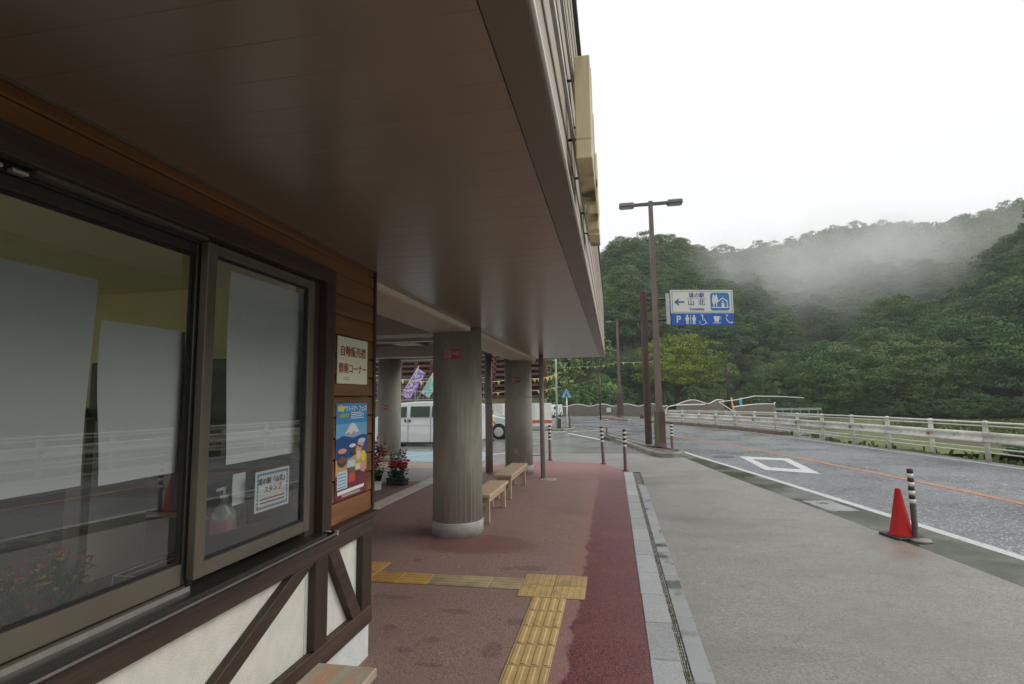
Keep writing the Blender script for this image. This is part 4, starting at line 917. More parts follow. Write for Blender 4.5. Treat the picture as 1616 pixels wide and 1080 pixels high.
MB().tube([(0, 0, 0), (-.15, 0, 5.9)], .17, 8, r2=.13).obj('pole', mat('dark pole wood', (.03, .022, .018), rough=.8), t); box('cap', steel_dk, t, -.35, .1, -.1, .1, 5.75, 5.9)
t = thing('yellow_marker_pole', 'leaning orange yellow pole beside the white guard fence', 'pole', (7.1, 33.5, -.5))
MB().tube([(0, 0, 0), (-.26, 0, 2.1)], .055, 8, r2=.04).obj('pole', mat('orange yellow pole', (.62, .33, .06), rough=.5), t); box('foot_plate', steel_dk, t, -.1, .1, -.1, .1, -.02, .02)
t = thing('dark_post', 'thin dark post before the forest, right of the blue triangle', 'pole', (-1.0, 41, 0))
MB().tube([(0, 0, 0), (0, 0, 3.6)], .06, 8).obj('pole', steel_dk, t); box('cap', steel_dk, t, -.08, .08, -.08, .08, 3.6, 3.66)
t = thing('small_blue_marker', 'small light blue marker at the end of the far wavy fence', 'marker', (12.3, 56, -.3))
box('panel', mat('light blue panel', (.12, .42, .60), rough=.5), t, -.12, .12, -.05, .05, .75, 1.75, c=.01); MB().tube([(0, .06, 0), (0, .06, 1.7)], .03, 6).obj('post', white_p, t)

# ------------------------------------------------------------------ guard fence along the river side
gf = thing('guard_fence', 'weathered white guard rail fence with long beam along the river side of the road', 'fence', (0, 0, 0))
def fpt(y): 
    s = farx(y+.5)-farx(y-.5); n_ = Vector((1, -s)).normalized(); return Vector((farx(y)+n_.x*.62, y+n_.y*.62))
ys = [-34.0]
FP = []
y = -34.0; last = fpt(y); FP.append(last)
while y < 36.0 and len(FP) < 90:
    y += .02; p = fpt(y)
    if (p-last).length >= 1.72: FP.append(p); last = p
def ftop(p): return interp([(-40, 1.0), (20, 1.0), (26, .96), (30, .92), (36, .86)], p.y)
pm_ = MB(); pm_.lathe([(.062, -.35), (.062, .80), (.055, .93), (.075, .94), (.075, .975), (.03, 1.0), (0, 1.0)], 12)
pmesh = pm_.me('fence_post'); pmesh.materials.append(rail_w)
def seg_tube(a, b, za, zb, r, m, nm='rail'):
    return MB().tube([(a.x, a.y, za), (b.x, b.y, zb)], r, 8, False).obj(nm, m, gf)
wprof = [(.0, .0), (.03, .02), (.03, .07), (-.012, .11), (-.012, .17), (.03, .21), (.03, .26), (.0, .28)]
for i, p in enumerate(FP):
    z1 = ftop(p); o = obj('post', pmesh, None, gf, loc=(p.x, p.y, 0)); o.scale = (1, 1, z1)
    if i == len(FP)-1: break
    q = FP[i+1]; z2 = ftop(q); d = (q-p).normalized(); nn = Vector((-d.y, d.x))   # towards the road is -x side
    if nn.x > 0: nn = -nn
    for f_, r_ in ((.955, .024), (.865, .019), (.30, .019), (.19, .019)): seg_tube(p, q, f_*z1, f_*z2, r_, rail_w)
    v = []; lap = d*.06
    for P_, zt in ((p-lap, z1), (q+lap*0, z2)):
        for ox, oz in wprof:
            w_ = P_+nn*(.10+ox); v.append((w_.x, w_.y, .44*zt+oz*1.0))
    k = len(wprof); f = [(j, j+1, k+j+1, k+j) for j in range(k-1)]
    me = mesh('guard_beam', v, f); me.polygons.foreach_set('use_smooth', [True]*len(f)); o = obj('guard_beam', me, rail_w, gf); o.modifiers.new('s', 'SOLIDIFY').thickness = .004
    if i % 2 == 0 and p.y > 8:
        w_ = p+nn*.075; box('bracket', rust, gf, w_.x-.035, w_.x+.035, w_.y-.05, w_.y+.05, .54*z1, .62*z1)
# curved white tube at the far end of the fence
e0 = FP[-1]
MB().tube([(e0.x-.1, e0.y, .2), (e0.x-.06, e0.y, .7), (e0.x+.15, e0.y-.05, 1.05), (e0.x+.6, e0.y-.1, 1.15), (e0.x+2.4, e0.y-.2, 1.18)], .035, 8).obj('end_rail', white_p, gf)
MB().tube([(6.7, 30.2, .55), (5.6, 30.6, 1.38), (6.7, 31.5, 1.47), (8.0, 33.0, 1.66), (9.6, 34, 1.62), (11.6, 36, 1.5)], .027, 8).obj('end_rail', white_p, gf)

# wavy walls
def wavy(label, P, z0, h, amp, wl, m):
    t = thing('wavy_wall', label, 'wall', (0, 0, 0)); v = []; tp = []
    L = 0; pts = []
    for i in range(len(P)-1):
        a, b = Vector(P[i]), Vector(P[i+1]); n = max(2, int((b-a).length/.25))
        for k in range(n): pts.append(a.lerp(b, k/n))
    pts.append(Vector(P[-1])); s = 0
    for i, p in enumerate(pts):
        if i: s += (p-pts[i-1]).length
        z = z0+h+amp*abs(math.sin(math.pi*s/wl))**1.3; v += [(p.x, p.y, z0-.6), (p.x, p.y, z), (p.x, p.y+.15, z), (p.x, p.y+.15, z0-.6)]; tp.append((p.x, p.y+.07, z+.03))
    n = len(pts); f = [(4*i+j, 4*i+j+1, 4*i+j+5, 4*i+j+4) for i in range(n-1) for j in range(3)]
    obj('panel', mesh('w', v, f), m, t); MB().tube(tp, .045, 6).obj('coping_rail', white_p, t); return t
wm = mat('grey brown wall panel', (.14, .13, .105), (.18, .165, .135), 2, .8, .3, 8, (1, 1, 3))
wavy('long low grey brown wall with wavy white coping across the junction', [(-9, 51), (-1, 49.8), (4.5, 47.5)], 0, .82, .22, 2.3, wm)
wavy('short wall with wavy white coping behind the round tree', [(5.2, 47), (8.2, 48.5), (9.6, 50)], .0, .98, .35, 3.1, wm)
wavy('panelled wall with one long curved white coping near the yellow pole', [(7.9, 38.5), (12.0, 44), (13.8, 50)], -.35, 1.25, .12, 9, wm)
t = thing('small_wall_sign', 'tiny white plate fixed on the wavy wall', 'sign', (-.45, 49.3, .55)); box('plate', white_p, t, -.2, .2, -.02, .02, -.2, .2); box('mount', galv, t, -.03, .03, .02, .3, -.03, .03)
# little bridge with rail far off
br = thing('small_bridge', 'distant low concrete bridge with a metal guard rail at the foot of the hills', 'bridge', (0, 0, 0))
box('deck', conc_l, br, 19.0, 26.5, 76, 79, -1.4, -1.0); box('ramp', mat('pale ramp', (.3, .29, .26), rough=.8), br, 14, 19, 72, 78, -1.6, -.95)
for k in range(9): box('post', galv, br, 17.5+k*1.05, 17.6+k*1.05, 75.6, 75.7, -1.0, .0)
box('rail', galv, br, 17.2, 26.4, 75.5, 75.58, -.35, -.05)

# ------------------------------------------------------------------ left background: crib wall, mesh fence, white panels
crib_m = mat('dark red brown crib timber', (.085, .03, .02), (.14, .05, .035), 4, .7, .2, 20, (.2, 1, 1))
cb = thing('crib_retaining_wall', 'tall dark red brown timber crib retaining wall behind the parking lot', 'retaining wall', (0, 34, 0))
for k in range(9):
    z = 1.75+k*.36
    for i in range(4): box('log', crib_m, cb, -18+i*3.45, -18+(i+1)*3.45-.05, .1*k, .1*k+.14, z, z+.17, c=.02)
for i in range(13):
    for k in range(8): z = 1.75+k*.36+.19; box('tie_block', crib_m, cb, -17.7+i*1.1, -17.5+i*1.1, .1*k-.06, .1*k+.35, z, z+.155)
box('fill', mat('dark crib earth', (.02, .018, .014), rough=.9), cb, -18, -4.3, .95, 1.2, 1.3, 4.9)
box('plinth', mat('olive mossy concrete', (.16, .15, .07), (.11, .11, .05), 2, .9), cb, -18, -4.3, -.2, .95, 0, 1.72)
mf = thing('mesh_fence', 'grey wire mesh fence in front of the red brown crib wall', 'fence', (0, 33.0, 0))
for i in range(7): MB().tube([(-17.5+i*1.62, 0, 1.6), (-17.5+i*1.62, 0, 3.1)], .05, 8).obj('post', grey_back, mf)
for z in (1.7, 3.05): MB().tube([(-17.6, 0, z), (-7.7, 0, z)], .03, 6).obj('rail', grey_back, mf)
w = MB()
for k in range(50): w.box(-17.5+k*.2, -17.488+k*.2, -.005, .005, 1.7, 3.05)
for k in range(9): w.box(-17.5, -7.7, -.006, .004, 1.75+k*.15, 1.757+k*.15)
w.obj('mesh_infill', grey_back, mf)
wp_ = thing('white_panel_wall', 'plain white panel wall behind the parked silver car', 'wall', (0, 31.5, 0))
for i in range(5): box('panel', white_p, wp_, -8.6+i*1.0, -7.61+i*1.0, 0, .06, .05, 1.42, c=.006)
box('orange_band', mat('orange band', (.5, .12, .03), rough=.6), wp_, -8.6, -3.6, -.02, -.004, .25, .42)
# nobori banner flags
def banner(label, x, y, z, lean, c1, c2, cc):
    t = thing('banner_flag', label, 'flag', (x, y, z)); t.rotation_euler = (0, R(lean), 0)
    MB().tube([(0, 0, -.3), (0, 0, 2.55)], .02, 6).obj('pole', white_p, t); MB().tube([(0, 0, 2.4), (.62, 0, 2.4)], .012, 6).obj('top_rod', white_p, t)
    n = 12; v = []; f = []
    for i in range(n+1):
        for j in range(4): v.append((.02+j*.19, .03*math.sin(i*.8+j), .55+i*1.85/n))
    for i in range(n):
        for j in range(3): f.append((i*4+j, i*4+j+1, i*4+j+5, i*4+j+4))
    m = mat(label[:24], c1, c2, 3.2, .7, c3=cc, c3scale=6, c3lo=.5, c3hi=.56, lo=.45, hi=.55)
    obj('cloth', mesh('c', v, f), m, t)
banner('purple and blue banner flag leaning over the mesh fence', -12.6, 29.8, 1.55, 33, (.16, .16, .42), (.50, .22, .50), (.55, .5, .62))
banner('teal and white banner flag leaning beside the purple one', -11.45, 30.0, 1.65, 33, (.08, .48, .42), (.6, .5, .45), (.15, .5, .5))
# bunting
def bunting(label, pts, n, size=.22):
    t = thing('bunting', label, 'bunting', (0, 0, 0)); P = [Vector(p) for p in pts]
    def at(u):
        u *= len(P)-1; i = min(int(u), len(P)-2); q = P[i].lerp(P[i+1], u-i); f_ = u-i; return q-Vector((0, 0, .35*4*f_*(1-f_)*.4))
    MB().tube([at(k/40) for k in range(41)], .008, 4, False).obj('string', white_p, t)
    for k in range(n):
        p = at((k+.5)/n); s = size*rnd.uniform(.85, 1.1); a = rnd.uniform(-.4, .4)
        me = mesh('pennant', [(-s*.5, 0, 0), (s*.5, 0, 0), (.02, a*.1, -s*1.15)], [(0, 1, 2)]); o = obj('pennant', me, yellow_p if rnd.random() < .7 else mat('pale yellow plastic', (.70, .60, .22), rough=.5), t, loc=p, rot=(0, 0, a))
        o.modifiers.new('s', 'SOLIDIFY').thickness = .003
bunting('upper string of yellow pennants crossing the parking lot', [(-12.9, 27, 3.15), (-8.7, 27, 2.65), (-4.5, 27, 2.78), (-2.9, 28.5, 3.0)], 24, .19)
bunting('lower string of yellow pennants before the mesh fence', [(-12.9, 28, 2.55), (-8.7, 28, 2.15), (-4.5, 28, 2.2), (-2.9, 28.7, 2.35)], 12, .17)
bunting('far string of small pennants between the distant street lamps', [(-8.0, 69, 5.8), (-3, 58, 5.0), (.5, 45, 4.6), (3.6, 40, 4.4)], 12, .2)

# ------------------------------------------------------------------ vehicles
def wheel(parent, x, y, r, w=.17):
    t = MB(); s = 1 if w > 0 else -1
    def ring(prof, n=24):
        b = MB(); b.lathe(prof, n); return [(x+p[0], y+p[2], r+p[1]) for p in b.v], b.f
    v, f = ring([(r*.62, -.08), (r*.96, -.085), (r, -.06), (r, .06), (r*.96, .085), (r*.62, .08)]); t.add(v, f, True); o = t.obj('wheel', tyre_m, parent)
    t2 = MB(); v, f = ring([(r*.66, -.084), (r*.62, -.094), (r*.3, -.09), (.001, -.098)]); t2.add(v, f, True); t2.obj('rim', rim_m, o)
def vehicle(name, label, x, y, rz, prof, wd, belt, wheels, wr, wins, paint, extra=None, taper=.12, cat='car'):
    t = thing(name, label, cat, (x, y, 0), rz)
    ztop = max(p[1] for p in prof); b = MB(); n = len(prof)
    def hw(z): return wd/2-(0 if z < belt else taper*(z-belt)/(ztop-belt))
    def row(side, k): return [(p[0], side*hw(p[1])*k, p[1]) for p in prof]
    v = row(-1, 1)+row(1, 1)
    f = [tuple(range(n)), tuple(range(n, 2*n))[::-1]]+[(i, (i+1) % n, n+(i+1) % n, n+i) for i in range(n)]
    b.add(v, f); o = b.obj('body', paint, t); md = o.modifiers.new('b', 'BEVEL'); md.width = .035; md.segments = 3; md.limit_method = 'ANGLE'; md.angle_limit = R(25)
    for p in o.data.polygons: p.use_smooth = False
    for q in wins:
        for sd in (-1, 1):
            me = mesh('window', [(a, sd*(hw(z)+.004), z) for a, z in q]+[(a, sd*(hw(z)-.01), z) for a, z in q], [tuple(range(len(q))), tuple(range(len(q), 2*len(q)))[::-1]]+[(i, (i+1) % len(q), len(q)+(i+1) % len(q), len(q)+i) for i in range(len(q))])
            obj('window', me, car_glass, t)
    for wx_ in wheels:
        for sd in (-1, 1):
            wheel(t, wx_, sd*(wd/2-.06), wr)
            a = MB(); pts = [(wx_+(wr+.05)*math.cos(k*math.pi/10), sd*(wd/2+.002), wr+(wr+.05)*math.sin(k*math.pi/10)) for k in range(11)]
            a.add(pts+[(p[0], sd*(wd/2-.2), p[2]) for p in pts], [tuple(range(11))] if sd < 0 else [tuple(range(11))[::-1]]); a.obj('wheel_arch', tyre_m, t)
    if extra: extra(t, hw)
    return t
def van_x(t, hw):
    yy = -wdv/2-.006
    for a in (-2.0, -.53, .35, 1.4): box('door_seam', rubber, t, a, a+.012, yy+.002, yy+.008, .16, 1.05)
    for a in (-.67, -.50): box('door_handle', black_r, t, a, a+.075, yy-.012, yy+.004, .90, 1.0, c=.006)
    box('slide_rail', black_r, t, .5, 1.9, yy-.004, yy+.004, .83, .855)
    box('crease', car_white, t, -2.0, 2.1, yy-.006, yy+.004, .79, .81, c=.003)
    box('under_sill', black_r, t, -2.0, 2.1, yy+.02, yy+.2, .09, .16)
    for s_ in (-1, 1): box('headlight', rim_m, t, -2.16, -2.1, s_*.55-.13, s_*.55+.13, .6, .78, c=.01)
    box('bumper', black_r, t, -2.2, -2.1, -.7, .7, .2, .38, c=.02); box('rear_lamp', mat('rear lamp red', (.4, .02, .02), rough=.3), t, 2.12, 2.16, yy+.02, yy+.14, .7, 1.05)
wdv = 1.55
vehicle('parked_van', 'white one box van parked side on behind the columns', -7.05, 19.8, 0,
        [(-2.15, .2), (-2.18, .75), (-1.85, 1.05), (-1.35, 1.50), (-1.05, 1.60), (-.2, 1.655), (1.8, 1.655), (2.12, 1.5), (2.16, .9), (2.16, .2), (1.0, .15), (-1.2, .15)], wdv, 1.06, (-1.45, .84), .27,
        [[(-1.45, 1.08), (-1.2, 1.42), (-.60, 1.48), (-.60, 1.08)], [(-.44, 1.08), (-.44, 1.48), (.31, 1.48), (.31, 1.08)], [(.40, 1.08), (.40, 1.48), (1.9, 1.48), (1.95, 1.08)]], car_white, van_x, .10, 'van')
def car_x(t, hw):
    for s_ in (-1, 1): box('headlight', rim_m, t, 1.86, 2.03, s_*.6-.16, s_*.6+.16, .58, .72, c=.02); box('mirror', car_blue, t, .72, .86, s_*.9-.08, s_*.9+.08, .93, 1.06, c=.02)
    box('door_handle', rim_m, t, -.05, .1, -.862, -.845, .82, .85, c=.004); box('door_handle', rim_m, t, -1.05, -.9, -.862, -.845, .83, .86, c=.004)
    for a in (-.95, .22, 1.02): box('door_seam', rubber, t, a, a+.012, -.8545, -.848, .25, .88)
    box('bumper', black_r, t, 2.0, 2.07, -.7, .7, .22, .36, c=.02); box('rear_lamp', mat('rear lamp red', (.4, .02, .02), rough=.3), t, -2.09, -2.03, -.8, -.55, .8, 1.0)
vehicle('parked_car', 'pale silver car with its nose showing between post and column', -6.15, 23.3, 0,
        [(-2.05, .25), (-2.1, .8), (-1.95, 1.05), (-1.2, 1.42), (-.2, 1.47), (.4, 1.38), (1.15, .98), (1.9, .82), (2.08, .6), (2.08, .25), (1.2, .2), (-1.3, .2)], 1.7, .92, (-1.28, 1.30), .31,
        [[(-1.75, 1.02), (-1.25, 1.33), (-.95, 1.37), (-.95, .99)], [(-.88, .99), (-.88, 1.375), (-.2, 1.39), (.1, 1.37), (.1, .97)], [(.17, .97), (.17, 1.355), (.4, 1.30), (.92, 1.0)]], car_blue, car_x, .22)
def kei_x(t, hw):
    for s_ in (-1, 1): box('headlight', rim_m, t, s_*.48-.1, s_*.48+.1, -1.02, -.98, .5, .64, c=.01) if False else None
    box('door_handle', black_r, t, .42, .52, -.702, -.69, .75, .78); box('door_seam', rubber, t, .35, .362, -.703, -.69, .2, 1.0); box('bumper', black_r, t, -1.42, -1.34, -.6, .6, .18, .32, c=.02)
_tr = vehicle('small_truck', 'small white box truck far away before the wavy wall', -5.45, 48, R(72), [(-1.35, .22), (-1.38, .7), (-1.1, 1.15), (-.9, 1.38), (1.1, 1.42), (1.25, 1.3), (1.3, .25)], 1.4, .85, (-.85, .8), .25,
        [[(-1.12, .9), (-.95, 1.2), (-.45, 1.22), (-.45, .9)]], car_white, kei_x, .08, 'truck')

_tr.scale = (.85, .85, .78)
# person mostly hidden by the steel post
def person():
    J = {'pel': (0, 0, .62, .13), 'che': (.02, 0, .90, .15), 'nk': (.05, -.02, 1.06, .055), 'hd': (.07, -.04, 1.20, .09), 'hd2': (.07, -.045, 1.27, .07),
         'ls': (.03, .16, 1.0, .055), 'le': (.08, .2, .80, .042), 'lh': (.2, .14, .68, .03), 'rs': (.03, -.16, 1.0, .055), 're': (.10, -.2, .80, .042), 'rh': (.22, -.15, .70, .03),
         'lk': (.02, .09, .34, .065), 'lf': (0, .09, .05, .045), 'lt': (.12, .1, .03, .035), 'rk': (.04, -.09, .34, .065), 'rf': (.02, -.09, .05, .045), 'rt': (.14, -.1, .03, .035)}
    E_ = [('pel', 'che'), ('che', 'nk'), ('nk', 'hd'), ('hd', 'hd2'), ('che', 'ls'), ('ls', 'le'), ('le', 'lh'), ('che', 'rs'), ('rs', 're'), ('re', 'rh'), ('pel', 'lk'), ('lk', 'lf'), ('lf', 'lt'), ('pel', 'rk'), ('rk', 'rf'), ('rf', 'rt')]
    ks = list(J); me = bpy.data.meshes.new('person'); me.from_pydata([J[k][:3] for k in ks], [(ks.index(a), ks.index(b)) for a, b in E_], [])
    o = bpy.data.objects.new('body', me); link(o); sk = o.modifiers.new('s', 'SKIN')
    for i, k in enumerate(ks): me.skin_vertices[0].data[i].radius = (J[k][3], J[k][3])
    me.skin_vertices[0].data[0].use_root = True
    sb_ = o.modifiers.new('u', 'SUBSURF'); sb_.levels = 2; sb_.render_levels = 2
    for m in (mat('skin', (.45, .25, .18), rough=.6), mat('yellow shirt', (.62, .52, .08), rough=.8), mat('dark trousers', (.04, .045, .07), rough=.8), mat('black hair', (.015, .012, .01), rough=.5)): me.materials.append(m)
    dg = bpy.context.evaluated_depsgraph_get(); m2 = bpy.data.meshes.new_from_object(o.evaluated_get(dg)); bpy.data.objects.remove(o)
    for p in m2.polygons:
        z = p.center.z; p.use_smooth = True
        out = abs(p.center.y) > .17 or p.center.x > .13
        p.material_index = 3 if (z > 1.2 and p.center.x < .11) or z > 1.3 else 0 if z > 1.06 or (z < .80 and out and z > .5) else 1 if z > .6 else 2
    t = thing('person', 'person in a yellow top with dark hair, almost hidden behind the slim post', 'person', (-5.0, 21.6, 0), R(15))
    obj('body', m2, None, t)
person()

# ------------------------------------------------------------------ flower pots by column three
fl_r, fl_w, lf_g, lf_d = mat('red geranium petals', (.42, .01, .02), (.55, .05, .08), 30, .6), mat('white petals', (.7, .68, .66), rough=.6), mat('pot plant leaves', (.05, .11, .025), (.09, .16, .04), 20, .6), mat('dark pot plant leaves', (.02, .045, .018), (.04, .07, .02), 20, .6)
def pot(label, x, y, kind, mp, petal, s=1.0, hh=.35):
    t = thing('flower_pot', label, 'potted flowers', (x, y, .004), rnd.uniform(-.4, .4))
    if kind == 'round': MB().lathe([(.09*s, 0), (.13*s, .17*s), (.14*s, .17*s), (.14*s, .2*s), (.125*s, .2*s), (.12*s, .17*s)], 18).obj('pot', mp, t)
    else:
        b = MB(); b.box(-.30*s, .30*s, -.11*s, .11*s, 0, .15*s, c=.012); b.box(-.32*s, .32*s, -.13*s, .13*s, .151*s, .175*s, c=.006); b.obj('pot', mp, t)
        for k in range(7): box('rib', mp, t, -.27*s+k*.09*s-.012, -.27*s+k*.09*s+.012, -.118*s, -.1105*s, .01, .145*s)
    L, Pm = MB(), MB(); wx_ = .28*s if kind != 'round' else .16*s
    for k in range(260):
        x_, y_, z_ = rnd.uniform(-wx_, wx_), rnd.gauss(0, .09*s), .18*s+rnd.uniform(0, hh); a, b_ = rnd.uniform(0, 6.28), rnd.uniform(-.6, .6); q = rnd.uniform(.022, .045)
        c, s_ = math.cos(a)*q, math.sin(a)*q; L.add([(x_-c, y_-s_, z_), (x_+s_*.6, y_-c*.6, z_+b_*q), (x_+c, y_+s_, z_+q*.3), (x_-s_*.6, y_+c*.6, z_-b_*q)], [(0, 1, 2, 3)])
    for k in range(60):
        x_, y_, z_ = rnd.uniform(-wx_, wx_), rnd.gauss(0, .08*s), .18*s+hh*rnd.uniform(.6, 1.15); r_ = rnd.uniform(.022, .045)
        Pm.lathe([(.004, z_-r_*.5), (r_, z_), (r_*.7, z_+r_*.6), (.003, z_+r_*.5)], 7, (x_, y_))
    L.obj('leaves', lf_g if rnd.random() < .6 else lf_d, t); tag(Pm.obj('flowers', petal, t), kind='stuff')
pw, pg, pb = mat('white planter plastic', (.62, .64, .66), rough=.5), mat('green pot plastic', (.02, .20, .10), rough=.5), mat('black pot plastic', (.02, .022, .025), rough=.6)
pot('red flowers in a white ribbed planter box in front of the others', -4.78, 9.95, 'box', pw, fl_r, .9, .42)
pot('pink flowers in a green round pot beside the brown wall corner', -5.15, 9.55, 'round', pg, mat('pink petals', (.5, .15, .2), rough=.6), 1.2, .25)
pot('tall bunch of red flowers in a black pot against the round column', -4.95, 10.6, 'round', pb, fl_r, 1.3, .5)
pot('red and green plant in a black planter, the rightmost pot', -4.42, 10.55, 'box', pb, fl_r, .75, .32)
pot('white flowers in a black pot at the back of the group', -4.6, 11.0, 'round', pb, fl_w, 1.0, .42)

# ------------------------------------------------------------------ trees
def leaf_mat(name, cols, hue=0.0):
    m = bpy.data.materials.new(name); m.use_nodes = True; n, l = m.node_tree.nodes, m.node_tree.links; p = n['Principled BSDF']
    at = n.new('ShaderNodeAttribute'); at.attribute_name = 'tint'; oi = n.new('ShaderNodeObjectInfo')
    ad = MA(n, l, 'ADD', MA(n, l, 'MULTIPLY', at.outputs['Fac'], .55), MA(n, l, 'MULTIPLY', oi.outputs['Random'], .45))
    rp = n.new('ShaderNodeValToRGB'); e = rp.color_ramp.elements
    for i, c in enumerate(cols):
        q = e[i] if i < 2 else e.new(i/(len(cols)-1)); 
        q.color = (*c, 1)
    for i, q in enumerate(sorted(e, key=lambda q: q.position)): pass
    while len(e) > 0 and len(e) != len(cols): break
    for i in range(len(cols)): e[i].position = i/(len(cols)-1)
    for i, c in enumerate(cols): e[i].color = (*c, 1)
    l.new(ad, rp.inputs[0]); l.new(rp.outputs[0], p.inputs['Base Color']); p.inputs['Roughness'].default_value = .62; p.inputs['Specular IOR Level'].default_value = .25
    return m
LEAF = leaf_mat('mixed broadleaf foliage', [(.014, .042, .018), (.030, .080, .028), (.056, .130, .036), (.090, .170, .042), (.135, .205, .048), (.17, .175, .05)])
LEAF_Y = leaf_mat('yellow green foliage', [(.05, .10, .014), (.11, .18, .018), (.20, .26, .022), (.30, .32, .025), (.38, .33, .03), (.31, .18, .025)])
BARK = mat('dark bark', (.035, .028, .022), (.06, .05, .04), 6, .9, .4, 20, (1, 1, .2))
def crown_arrays(seed, Rr, Hh, nc, nl, ls, flat_=.42, zbase=.25, core=True):
    g = np.random.default_rng(seed); V = []; T = []; Fq = []
    # clump centres over the crown's shell and inside
    th = g.uniform(0, 2*np.pi, nc); ph = g.uniform(-.55, 1.0, nc); rr = g.uniform(.45, 1.0, nc)**.5
    prof = np.sqrt(np.clip(1-np.abs(ph)**2.4, 0.02, 1)); lump = 1+.16*np.sin(3*th+seed)+.10*np.sin(5*th+2*seed)
    cen = np.stack([np.cos(th)*prof*rr*Rr*lump, np.sin(th)*prof*rr*Rr*lump, Hh*(.56+.44*ph*g.uniform(.85, 1.05, nc))], 1)
    cr_ = Rr*g.uniform(.17, .34, nc); tint = np.clip(g.normal(.48, .22, nc), 0, 1)
    d = g.normal(size=(nc, nl, 3)); d /= np.linalg.norm(d, axis=2)[:, :, None]; d[:, :, 2] = np.abs(d[:, :, 2])-.25*(g.random((nc, nl)) < .5)
    c = cen[:, None, :]+d*cr_[:, None, None]*np.array([1, 1, flat_])*g.uniform(.75, 1.1, (nc, nl, 1))
    nrm = d*np.array([.8, .8, 1.3])+g.normal(scale=.45, size=d.shape); nrm /= np.linalg.norm(nrm, axis=2)[:, :, None]
    a = np.cross(nrm, g.normal(size=d.shape)); a /= np.linalg.norm(a, axis=2)[:, :, None]; b = np.cross(nrm, a)
    s = ls*g.uniform(.6, 1.3, (nc, nl, 1)); q = np.stack([c-a*s, c-b*s*.55, c+a*s, c+b*s*.55], axis=2).reshape(-1, 3)
    t = np.repeat(tint, nl)+g.normal(0, .09, nc*nl)
    if core:        # larger leaf quads deep in the crown, tinted at random like the rest
        k = core if core is not True else 240
        d = g.normal(size=(k, 3)); d /= np.linalg.norm(d, axis=1)[:, None]; c = d*g.uniform(.2, .62, (k, 1))*np.array([Rr, Rr, Hh*.46])+np.array([0, 0, Hh*.52])
        a = np.cross(d+g.normal(scale=.3, size=d.shape), g.normal(size=d.shape)); a /= np.linalg.norm(a, axis=1)[:, None]; b = np.cross(d, a)
        s = Rr*g.uniform(.10, .2, (k, 1)); q = np.concatenate([q, np.stack([c-a*s, c-b*s*.7, c+a*s, c+b*s*.7], 1).reshape(-1, 3)]); t = np.concatenate([t, g.normal(.45, .2, k)])
    return q, np.clip(t, 0, 1)
def quads_mesh(name, q, t, m):
    nq = len(q)//4; me = bpy.data.meshes.new(name); me.vertices.add(len(q)); me.vertices.foreach_set('co', q.astype(np.float32).ravel())
    me.loops.add(len(q)); me.loops.foreach_set('vertex_index', np.arange(len(q), dtype=np.int32)); me.polygons.add(nq)
    me.polygons.foreach_set('loop_start', np.arange(0, len(q), 4, dtype=np.int32))
    at = me.attributes.new('tint', 'FLOAT', 'FACE'); at.data.foreach_set('value', t.astype(np.float32)); me.update(calc_edges=True); me.validate(); me.materials.append(m); return me
def trunk_mesh(seed, h, r, spread):
    g = random.Random(seed); b = MB(); b.tube([(0, 0, -1), (g.uniform(-.1, .1), 0, h*.3), (g.uniform(-.3, .3), g.uniform(-.2, .2), h*.62)], r, 8, False, r*.55)
    for k in range(6):
        a = k*1.05+g.uniform(-.3, .3); z0 = h*g.uniform(.25, .55); b.tube([(0, 0, z0), (math.cos(a)*spread*.4, math.sin(a)*spread*.4, z0+h*.15), (math.cos(a)*spread*.8, math.sin(a)*spread*.8, z0+h*.28)], r*.4, 5, False, r*.12)
    me = b.me('trunk'); me.materials.append(BARK); return me
NV = 6
CR_N = [quads_mesh('crown', *crown_arrays(11+i, 1.0, 1.95, 105, 135, .028, .50), LEAF) for i in range(NV)]      # unit crowns for single trees
TR_N = [trunk_mesh(i, 1.6, .05, 1.0) for i in range(3)]
CR_F = [crown_arrays(40+i, 1.0, 2.0, 34, 36, .062, .6, .25, 60) for i in range(8)]

# hills: polar height fields round the view
def AE(P, a): return interp(P, a)
HB = dict(B=[(-75, 60), (-30, 62), (-8, 62), (0, 72), (4, 90), (10, 92), (14, 105), (22, 130), (34, 150), (60, 170)],
          R=[(-75, 150), (-30, 150), (-1, 150), (6, 170), (12, 250), (20, 320), (34, 340), (60, 360)],
          E=[(-75, 15), (-30, 14), (-4, 12.6), (-1.07, 13.9), (0.5, 15.0), (2.0, 15.7), (5.6, 15.3), (9.7, 13.9), (12.1, 14.1), (15, 14.0), (17.8, 14.1), (22, 14.8), (25.4, 14.75), (28.5, 13.8), (31.4, 14.1), (34.3, 14.3), (60, 15)])
HR = dict(B=[(12, 100), (15.5, 96), (18, 92), (24, 95), (34, 91), (50, 88), (75, 88), (100, 92)],
          R=[(12, 112), (16, 120), (18, 130), (24, 150), (34, 185), (50, 200), (75, 200), (100, 200)],
          E=[(12, -1.0), (15.88, .1), (18.16, 1.6), (21.3, 3.4), (24.8, 5.6), (27.1, 5.9), (29, 6.4), (30.6, 7.2), (31.9, 8.6), (34.2, 11.2), (38, 15), (50, 19), (75, 21), (100, 20)])
def hz(Hh, a, r, z0):
    B_, R_, E_ = AE(Hh['B'], a), AE(Hh['R'], a), AE(Hh['E'], a)
    zr = 1.75+math.tan(R(E_))*R_-(5.5 if Hh is HB else 7.5)
    t = (r-B_)/(R_-B_)
    if t <= 0: return z0
    if t < 1: z = z0+(zr-z0)*(1-(1-t)**1.25)*(1 if t > .1 else t/.1*.9+.1)
    else: z = zr-(r-R_)*.15
    return z+noise.noise(Vector((a*.12, r*.02, 0)))*4*min(1, t*2)*(0 if t > .85 else 1)
